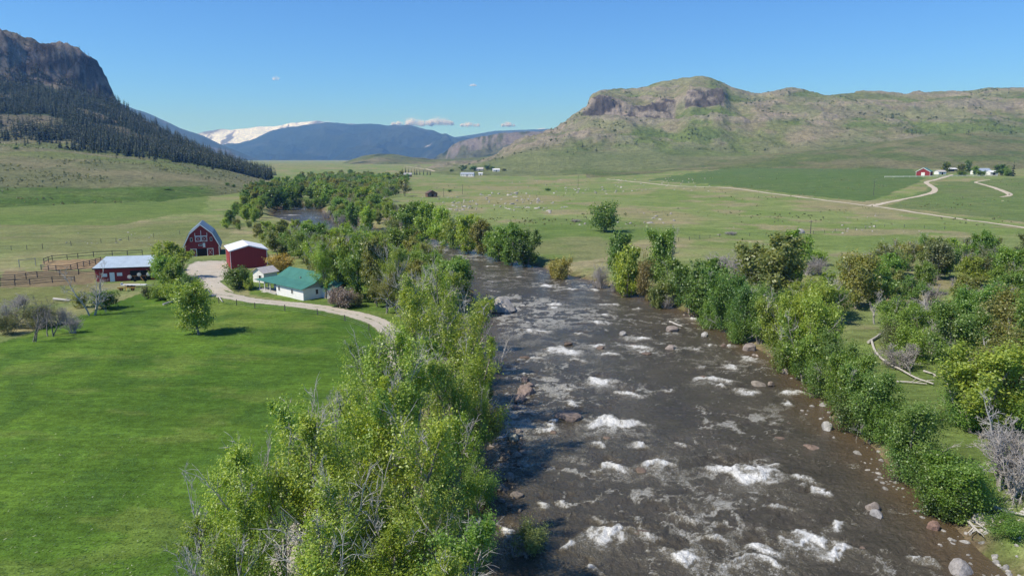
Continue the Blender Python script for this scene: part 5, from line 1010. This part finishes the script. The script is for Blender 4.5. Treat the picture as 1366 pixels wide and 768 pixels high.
def rock_mesh(seed, mat, sub=2, flat=.62):
    r = np.random.default_rng(seed); bm = bmesh.new(); bmesh.ops.create_icosphere(bm, subdivisions=sub, radius=1.0)
    pl = [(Vector(r.normal(0, 1, 3)).normalized(), r.uniform(.62, .92)) for _ in range(9)]; off = r.random(3) * 50
    for v in bm.verts:
        d = v.co.normalized(); k = 1.0
        for n_, h in pl: k = min(k, h / max(.05, d.dot(n_)))
        k *= 1 + .16 * float(fbm(d.x * 2 + off[0] + d.z, d.y * 2 + off[1] - d.z, 3, seed)); v.co = Vector((d.x * k, d.y * k * r.uniform(.98, 1.02), d.z * k * flat))
    me = bpy.data.meshes.new('rock'); bm.to_mesh(me); bm.free(); me.materials.append(mat); return me
RM = [rock_mesh(40 + i, ROCKM, 3 if i < 2 else 2) for i in range(6)]; FM = [rock_mesh(60 + i, FIELDM, 2, .6) for i in range(5)]
rr_ = np.random.default_rng(77)
def rock(pool, x, y, z, w_, d_, h_, label, group, name='boulder', tint=(1, 1, 1), i=None, cat='rock'):
    o = bpy.data.objects.new(name, pool[int(rr_.integers(len(pool))) if i is None else i]); COL.objects.link(o); o.location = (x, y, z); o.scale = (w_ / 2, d_ / 2, h_ / .78); o.rotation_euler = (rr_.normal(0, .12), rr_.normal(0, .12), rr_.random() * 6.28 if i is None else 0)
    o.color = (*tint, 1); return tag(o, label, cat, group)
def rock_px(pool, px, py, wpx, hpx, label, group=None, tint=(1, 1, 1), z=None, i=None, name='boulder'):
    if z is None: x, y, z0 = P3(px, py)
    else: (x, y), z0 = at_z(px, py, z), z
    s_ = math.hypot(x, y, CAM_H) / FPX; rock(pool, x, y, z0, wpx * s_, wpx * s_ * .8, hpx * s_ * .95, label, group, name, tint, i)
PINK = (1.08, .95, .90)
rock_px(RM, 671, 413, 38, 23, 'big rounded grey boulder standing in the river opposite the house', None, (1.45, 1.4, 1.35), .35, 0)
rock_px(RM, 690, 413, 9, 5, 'small pale stone just downstream of the big river boulder', None, (1.5, 1.5, 1.5), 0)
rock_px(RM, 757, 557, 42, 10, 'flat reddish boulder awash in the middle of the rapids', None, (.8, .66, .6), 0)
rock_px(RM, 897, 440, 22, 8, 'broken reddish rock with a drift log in the river', None, PINK, 0); rock_px(RM, 893, 465, 18, 7, 'lone pinkish rock in the river below the drift log', None, PINK, 0)
rock_px(RM, 831, 446, 13, 6, 'pale rounded rock among small riffles', None, (1.3, 1.3, 1.3), 0); rock_px(RM, 1011, 513, 22, 7, 'larger of two brown rocks near the bushy bank', None, (1, .9, .8), 0); rock_px(RM, 1028, 513, 11, 6, 'smaller of two brown rocks near the bushy bank', None, (1, .85, .75), 0)
rock_px(RM, 1164, 677, 17, 10, 'pinkish upper rock of a pair in brown shallows', None, PINK, 0); rock_px(RM, 1170, 686, 20, 8, 'grey lower rock of a pair in brown shallows', None, (1.05, 1.05, 1.1), 0); rock_px(RM, 1103, 571, 18, 11, 'pale grey boulder at the foot of the bank bushes', None, (1.3, 1.3, 1.3), .05)
rock_px(RM, 1282, 760, 32, 14, 'pale flat boulder at the water edge of the gravel beach', None, (1.25, 1.2, 1.2), .05); rock_px(RM, 1312, 692, 24, 12, 'white-grey boulder among driftwood on the gravel beach', None, (1.5, 1.45, 1.4)); rock_px(RM, 1245, 705, 14, 14, 'reddish stump-like rock at the edge of the brown shallows', None, (.9, .6, .5), 0)
rock_px(RM, 1084, 598, 24, 5, 'low reddish ledge in the shallows', None, (.85, .65, .55), -.05); rock_px(RM, 1000, 466, 18, 12, 'pinkish rock under the bank bushes', None, PINK, .1); rock_px(RM, 940, 448, 12, 8, 'pale rock at the foot of a bank bush', None, (1.3, 1.3, 1.3), .1); rock_px(RM, 1047, 497, 12, 7, 'small pink rock under a bank bush', None, PINK, .1)
rock_px(RM, 1067, 312 - 1, 12, 7, 'grey boulder beside the utility pole in the pasture', None, (1.2, 1.2, 1.25), None)
for px, py, w_, h_ in ((855, 628, 20, 5), (738, 577, 14, 4), (700, 478, 16, 5), (810, 585, 12, 3), (856, 711, 26, 5), (985, 634, 26, 5), (800, 465, 18, 4), (758, 459, 14, 4), (845, 462, 14, 5), (862, 472, 16, 3), (938, 505, 16, 4), (1076, 722, 16, 4), (1052, 566, 12, 3), (1150, 733, 12, 5), (1100, 655, 14, 4), (1040, 585, 18, 4), (965, 462, 12, 5), (726, 468, 12, 4)):
    rock_px(RM, px, py, w_, h_, 'dark wet rock breaking the surface of the rapids', 'wet rocks in the rapids', (.62, .48, .40), -.12)
for px, py, w_, h_ in ((700, 523, 34, 12), (693, 533, 24, 10), (706, 515, 20, 8), (688, 545, 18, 8), (700, 508, 14, 8)): rock_px(RM, px, py, w_, h_, 'reddish rock on the narrow bar beside the leaning dead tree', 'reddish bar rocks', (.9, .72, .66), 0)
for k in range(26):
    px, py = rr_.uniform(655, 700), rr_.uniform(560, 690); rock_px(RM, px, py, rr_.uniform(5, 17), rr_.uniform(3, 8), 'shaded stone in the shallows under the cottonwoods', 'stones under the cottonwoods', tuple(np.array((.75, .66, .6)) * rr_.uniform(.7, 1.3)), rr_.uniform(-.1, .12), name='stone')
rock_px(RM, 684, 585, 22, 10, 'pale mossy boulder in the shallows under the cottonwoods', None, (1.2, 1.2, 1.0), 0); rock_px(RM, 572, 740, 18, 12, 'pale boulder on the shaded bank between cottonwoods', None, (1.3, 1.3, 1.3))
# stones along both banks
def bank_stones(line, n, inset, smin, smax, label, group, t0, t1, tint=(1.1, 1.08, 1.05)):
    L = line[(line[:, 1] > t0) & (line[:, 1] < t1)]
    for _ in range(n):
        q = L[rr_.integers(len(L))] + rr_.normal(0, inset, 2); s_ = rr_.uniform(smin, smax) * rr_.choice([.6, .8, 1, 1.5], p=[.35, .3, .25, .1]); z = max(float(gz(q[0], q[1])[0]), -.1) - .12 * s_
        rock(RM, q[0], q[1], z, s_, s_ * rr_.uniform(.6, .9), s_ * rr_.uniform(.35, .6), label, group, 'stone', tuple(np.array(tint) * rr_.uniform(.75, 1.3)))
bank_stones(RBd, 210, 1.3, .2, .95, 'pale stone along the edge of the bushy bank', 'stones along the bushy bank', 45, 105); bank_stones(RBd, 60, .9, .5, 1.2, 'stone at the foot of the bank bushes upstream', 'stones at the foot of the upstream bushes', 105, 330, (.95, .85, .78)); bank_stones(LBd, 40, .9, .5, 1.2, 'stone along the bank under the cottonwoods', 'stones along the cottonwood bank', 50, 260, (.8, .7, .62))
for _ in range(70):
    x, y = at_z(rr_.uniform(1275, 1366), rr_.uniform(690, 775), .6); s_ = rr_.uniform(.18, .6)
    if river_sd(x, y)[0] > .3: rock(RM, x, y, float(gz(x, y)[0]), s_, s_ * .8, s_ * .5, 'small white cobble strewn on the grassy beach', 'cobbles on the beach', 'stone' if 0 else 'cobble', (1.7, 1.65, 1.6))
# boulder field in the pasture
for (a0, a1, b0, b1, n, lo, hi) in ((600, 700, 266, 283, 46, 2.0, 7), (640, 720, 258, 268, 22, 2, 7), (700, 760, 266, 285, 22, 2, 8), (730, 830, 250, 262, 26, 2, 5), (560, 640, 262, 276, 20, 2, 4), (770, 900, 285, 300, 22, 2, 8), (810, 960, 238, 256, 46, 1.6, 3.6), (640, 760, 240, 256, 20, 1.5, 3), (955, 1000, 298, 315, 4, 2, 4), (1110, 1180, 300, 312, 12, 2, 5), (1080, 1260, 280, 330, 10, 1.5, 3), (70, 240, 310, 326, 14, 1.5, 4)):
    for _ in range(n):
        px, py = rr_.uniform(a0, a1), rr_.uniform(b0, b1)
        rock_px(FM, px, py, rr_.uniform(lo, hi) * rr_.choice([.7, 1, 1.3]), rr_.uniform(lo, hi) * .45, 'pale boulder scattered over the open pasture' if a0 > 500 else 'pale rock heaped along the field fence', 'pasture boulders' if a0 > 500 else 'field fence rocks', tuple(np.array((1.1, 1.08, 1.05)) * rr_.uniform(.75, 1.3)))
# logs ---------------------------------------------------------------------------------------------------
def log(points, rad, label, name='drift_log', lift=.12, stubs=5, mat=DEADW):
    P = np.array([pix(*q) for q in points]); P = catmull(P, 6); P[:, 2] = gz(P[:, 0], P[:, 1]) + lift + rad; V, F = [], []; n = len(P)
    root = bpy.data.objects.new(name, None); COL.objects.link(root); root.location = P[0]; tag(root, label, 'log'); Q = P - P[0]
    tube(Q, np.linspace(1, .45, n) * rad, 7, V, F); b0 = sum(map(len, V)); me = bpy.data.meshes.new('trunk'); me.from_pydata(np.vstack(V).tolist(), [], F + [tuple(range(6, -1, -1)), tuple(range(b0 - 7, b0))]); me.update(); add('trunk', me, mat, root)
    for _ in range(stubs):
        t = rr_.uniform(.25, .95); q, d = at_t(Q, t); V, F = [], []; tube(grow(rr_, q, d / np.linalg.norm(d) + rr_.normal(0, .7, 3) + np.array([0, 0, .4]), rr_.uniform(.8, 2.6) * rad / .25, 4, .2, .0), np.linspace(1, .3, 5) * rad * .4, 5, V, F); add('branch', mesh_from('branch', np.vstack(V), F, True), mat, root)
log([(1162, 456), (1168, 472), (1180, 484), (1200, 495), (1222, 507), (1245, 515)], .21, 'long bleached fallen trunk lying across the grassy flat', stubs=3); log([(1158, 459), (1172, 450), (1186, 440)], .24, 'short bleached fallen trunk meeting the long one at its tip', stubs=4)
log([(1196, 511), (1215, 512), (1236, 514)], .14, 'thin pale fallen branch beside the long bleached trunk', stubs=2); log([(1232, 497), (1244, 501), (1250, 505)], .15, 'thin pale branch lying under the brush', stubs=2); log([(1326, 680), (1346, 686), (1372, 692)], .16, 'pale branch lying above the gravel beach', stubs=3)
log([(1280, 688), (1292, 700), (1306, 714)], .18, 'driftwood trunk beside the white-grey boulder', stubs=5); log([(1286, 694), (1302, 700), (1316, 710)], .12, 'thin driftwood stick beside the white-grey boulder', stubs=4)
log([(72, 401), (84, 402), (94, 403)], .28, 'cut pale log lying behind the dead trees', stubs=0); log([(218, 408), (230, 404), (242, 402)], .22, 'pale log lying in grass below the yard bushes', stubs=0); log([(292, 397), (297, 404)], .16, 'short white pole at the driveway edge', stubs=0); log([(92, 432), (100, 434)], .28, 'grey log end resting in the shade of dead trees', stubs=1)
log([(893, 437), (903, 441), (910, 443)], .28, 'brown drift log stranded on the broken reddish rock', stubs=1, lift=.9); log([(664, 598), (676, 597), (688, 597)], .14, 'thin bleached branch lying in the shallows', lift=1.2, stubs=2)
for (px, py, w_) in ((768, 296, 22), (975, 313, 26)):
    x, y, z = P3(px, py); s_ = y / FPX
    o = plant('bare', x, y, 1.4, w_ * s_, 'dull', 'heap of grey brushwood lying in the open pasture', 'bush', 'brushwood heaps', 'brush_pile')

# ------------------------------------------------------------------ clouds (outside the haze box)
def cloud(px, py, wpx, hpx, seed, label, n=12000):
    """a puff cloud of countless small white flakes, dense inside and thinning at the edge, with a flat base"""
    a, b_, c_ = ray(px, py); d = 19600.0; t = d / b_; s_ = d / FPX; r = np.random.default_rng(seed); nb = 11; C = []
    for k in range(nb):
        u_ = r.uniform(-.42, .42); rad = (.52 - .75 * abs(u_)) * r.uniform(.55, 1.0) * hpx; m = n // nb
        g = r.normal(0, 1, (m, 3)); g /= np.linalg.norm(g, axis=1)[:, None]; g *= (r.random(m) ** .42)[:, None] * (1 + .25 * r.normal(0, 1, m))[:, None]
        C.append(g * np.array([rad * max(1.0, wpx / hpx * .30), rad * 1.2, rad]) + np.array([u_ * wpx, r.uniform(-.15, .15) * wpx, rad * .55]))
    C = np.vstack(C); C = C[C[:, 2] > -.06 * hpx + .05 * hpx * r.normal(0, 1, len(C))]; C[:, 2] -= .35 * hpx
    me = leaves_mesh('cloud', C * s_, s_ * .42, r, 1.3); o = add('cloud', me, CLOUD); o.location = (a * t, d, CAM_H + c_ * t); return tag(o, label, 'cloud', 'small clouds over the mountains')
def cloud_mat():
    m, n, l = new_mat('cloud_vapour'); d = n.new('ShaderNodeBsdfDiffuse'); t = n.new('ShaderNodeBsdfTranslucent')
    for q in (d, t): q.inputs[0].default_value = (.97, .98, 1.0, 1)
    m1 = N(n, 'ShaderNodeMixShader', Fac=.5); l.new(d.outputs[0], m1.inputs[1]); l.new(t.outputs[0], m1.inputs[2]); o = n.new('ShaderNodeOutputMaterial'); l.new(m1.outputs[0], o.inputs[0]); return m
CLOUD = cloud_mat()
cloud(550, 162, 60, 16, 1, 'left half of the long flat-based white cloud above the blue mountain'); cloud(585, 161, 46, 15, 2, 'right half of the long flat-based white cloud above the blue mountain'); cloud(627, 165, 30, 10, 3, 'small flat white cloud above the canyon cliffs', 3500); cloud(678, 165, 20, 10, 4, 'small round white cloud above the canyon cliffs', 3500); cloud(725, 173, 36, 5, 5, 'low cloud bank behind the shoulder of the butte', 2500)
cloud(368, 103, 9, 10, 6, 'tiny torn white cloud high over the snowy mountain', 420); cloud(631, 113, 10, 5, 7, 'tiny faint cloud high in the empty sky', 420); cloud(440, 164, 30, 6, 8, 'thin white cloud resting behind the blue mountain crest', 1500)
# ------------------------------------------------------------------ loose grass over the near meadow and the banks
def grass():
    r = np.random.default_rng(12); n = 80000
    px = r.uniform(-160, 1500, n); py = 384 + 420 * r.random(n) ** .75 + 20; x, y = [], []
    dx = (px - 683) / FPX; dy = (384 - py) / FPX; b = math.cos(PITCH) + dy * math.sin(PITCH); c_ = -math.sin(PITCH) + dy * math.cos(PITCH); t = (1.9 - CAM_H) / c_; x, y = dx * t, b * t
    sd = river_sd(x, y); ok = sd > .8; left = x < 10
    drv = np.array([pix(*p)[:2] for p in [(285, 392), (345, 402), (430, 411), (500, 428), (528, 462), (490, 570), (390, 760), (330, 900)]]); drv = catmull(drv, 8)
    dm = np.min(np.hypot(x[:, None] - drv[None, :, 0], y[:, None] - drv[None, :, 1]), 1); ok &= dm > 2.9
    ok &= r.random(n) < np.where(left, .55 + .9 * fbm(x / 7, y / 12, 3, 5), .35 + 1.2 * fbm(x / 6, y / 6, 3, 6))
    x, y, left = x[ok], y[ok], left[ok]; z = gz(x, y); n = len(x); h = r.uniform(.04, .10, n) * np.where(left, .9, 1.1); a = r.random(n) * 6.283; wd = r.uniform(.05, .12, n)
    ux, uy = np.cos(a) * wd, np.sin(a) * wd; lx, ly = r.normal(.18, .16, n), r.normal(.1, .16, n)
    V = np.stack([np.stack([x - ux, y - uy, z - .03], 1), np.stack([x + ux, y + uy, z - .03], 1), np.stack([x + lx, y + ly, z + h], 1)], 1)
    for nm, m_, col, lb in (('meadow_grass', left, (.105, .195, .03), 'lush green grass blades standing in the irrigated meadow'), ('bank_grass', ~left, (.17, .21, .07), 'dry and green grass tufts on the brushy river flat')):
        v = V[m_].reshape(-1, 3); o = add(nm, mesh_from(nm, v, np.arange(len(v)).reshape(-1, 3)), LEAF); o.color = (*col, 1); tag(o, lb, None, None, 'stuff')
grass()

def scrub():
    """sagebrush and low shrubs dotted over the dry slopes"""
    r = np.random.default_rng(21)
    def clumps(name, x, y, z, sz, col, lb):
        n = len(x); k = 7; C = np.repeat(np.stack([x, y, z + sz * .35], 1), k, 0); S = np.repeat(sz, k)
        C = C + r.normal(0, .28, (n * k, 3)) * S[:, None] * np.array([1, 1, .6]); a = r.normal(0, 1, (n * k, 3)); a /= np.linalg.norm(a, axis=1)[:, None]; b = np.cross(a, r.normal(0, 1, (n * k, 3))); b /= np.linalg.norm(b, axis=1)[:, None]; c_ = np.cross(a, b)
        S = (S * r.uniform(.3, .55, n * k))[:, None]; V = np.stack([C - a * S, C - b * S * .8, C + a * S, C + b * S * .8], 1)
        o = add(name, mesh_from(name, V.reshape(-1, 3), np.arange(4 * n * k).reshape(-1, 4)), LEAF); o.color = (*col, 1); tag(o, lb, None, None, 'stuff')
    n = 6000; a = r.uniform(-.78, -.26, n); d = 430 * (1000 / 430) ** r.random(n); x, y = a * d, d; z = HL.ev(x, y); ok = (z > valley_z(x, y, np.full(n, 60.))) & (r.random(n) < sm(-.05, .2, fbm(x / 60, y / 30, 4, 7)))
    clumps('sagebrush', x[ok], y[ok], z[ok], r.uniform(.7, 1.9, ok.sum()), (.20, .22, .115), 'grey-green sagebrush dotted over the grassy shoulder')
    n = 9000; a = r.uniform(-.06, .80, n); d = 1350 * (2450 / 1350) ** r.random(n); x, y = a * d, d; z = HR.ev(x, y); ok = (z > np.maximum(valley_z(x, y, np.full(n, 60.)), HG.ev(x, y))) & (r.random(n) < .05 + sm(.02, .2, fbm(x / 90, y / 130, 4, 17))) & (y > 1720)
    clumps('butte_scrub', x[ok], y[ok], z[ok], r.uniform(1.2, 4.0, ok.sum()) * r.choice([.7, 1, 1.5], ok.sum()), (.14, .175, .07), 'low dark shrubs dotted over the flanks of the rocky butte')
    n = 2400; a = r.uniform(-.12, .72, n); d = 330 * (1100 / 330) ** r.random(n); x, y = a * d, d; sd = river_sd(x, y); ok = (sd > 12) & (r.random(n) < sm(.0, .25, fbm(x / 45, y / 45, 4, 27)))
    clumps('pasture_scrub', x[ok], y[ok], gz(x[ok], y[ok]), r.uniform(.4, 1.1, ok.sum()), (.24, .26, .13), 'low sage tufts dotted over the open pasture')
scrub()
# ------------------------------------------------------------------ labels that tell look-alikes apart by size and by the landmark beside them
LAND = [(q[0], pix(*q[1])) for q in (('the driveway bend', (520, 445)), ('the big river boulder', (670, 411)), ('the midstream gravel bar', (706, 748)), ('the reddish bar rocks', (698, 525)), ('the pale shaded boulder', (572, 740)), ('the flat awash boulder', (757, 557)), ('the mossy shallows boulder', (684, 585)), ('the meadow side', (380, 640)), ('the driveway in the trees', (450, 650)),
        ('the drift log rock', (897, 440)), ('the straw yellow bush', (750, 364)), ('the rusty orange bush', (858, 390)), ('the two brown river rocks', (1018, 513)), ('the pale grey bank boulder', (1103, 571)), ('the pair of shallows rocks', (1167, 680)), ('the gravel beach', (1300, 730)), ('the long fallen trunk', (1200, 495)), ('the lone olive shade tree', (1141, 412)), ('the pasture boulder', (1067, 311)), ('the ranch road', (1300, 330)), ('the white-grey beach boulder', (1312, 692)), ('the short fallen trunk', (1180, 445)),
        ('the farmhouse', (425, 398)), ('the red steel shed', (345, 350)), ('the farmhouse wing', (460, 390)), ('the river bend', (400, 290)), ('the lawn', (520, 425)), ('the brown cabin', (577, 263)), ('the barn', (290, 320)), ('the dirt track far upstream', (560, 226)), ('the thicket edge', (1366, 400)))]
def size_word(o, med):
    h = o.scale.z * 1.0 / med
    return 'low' if h < .75 else 'small' if h < .92 else 'middling' if h < 1.1 else 'tall' if h < 1.35 else 'very tall'
from collections import defaultdict
dup = defaultdict(list)
for o in list(COL.objects):
    if o.parent is None and o.type == 'EMPTY' and o.get('category') in ('tree', 'bush') and o.get('label'): dup[o['label']].append(o)
for lb, os_ in dup.items():
    if len(os_) < 2: continue
    med = float(np.median([o.scale.z for o in os_])); used = defaultdict(list)
    for o in os_:
        d = sorted((math.hypot(o.location.x - p[0], o.location.y - p[1]), n_) for n_, p in LAND)[0]
        words = lb.split(); zone = o['group'].split(' ')
        short = lb
        for z_ in (' between the driveway and the rapids', ' along the bank below the boulder pasture', ' in the brushy flat below the ranch road', ' behind the green-roofed farmhouse', ' by the corral and the fallen logs'): short = short.replace(z_, '')
        short = short.replace('airy cottonwood with pale bare twigs', 'airy cottonwood').replace('half-bare cottonwood with dead limbs', 'half-bare cottonwood')
        o['label'] = f'{size_word(o, med)} {short} near {d[1]}' if d[0] < 60 and short != lb else f'{size_word(o, med)} {lb}'

cnt = defaultdict(set)
for lb, os_ in dup.items():
    for o in os_: cnt[o['label']].add(o['group'])
for lb, os_ in dup.items():
    for o in os_:
        if len(cnt[o['label']]) > 1: o['label'] = lb
# ------------------------------------------------------------------ air
def haze():
    V = [(x, y, z) for x in (-19800, 19800) for y in (-400, 18600) for z in (-260, 1060)]
    F = [(0, 1, 3, 2), (4, 6, 7, 5), (0, 4, 5, 1), (2, 3, 7, 6), (0, 2, 6, 4), (1, 5, 7, 3)]
    m, n, l = new_mat('haze_air'); v = n.new('ShaderNodeVolumePrincipled')
    v.inputs['Color'].default_value = (.20, .46, 1.0, 1); v.inputs['Absorption Color'].default_value = (1, 1, 1, 1); v.inputs['Density'].default_value = 8.8e-5; v.inputs['Anisotropy'].default_value = 0.2
    o = n.new('ShaderNodeOutputMaterial'); l.new(v.outputs[0], o.inputs['Volume'])
    tag(add('haze', mesh_from('haze', V, F), m), 'thin blue valley air between the hills and the far mountains', None, None, 'stuff')
haze()
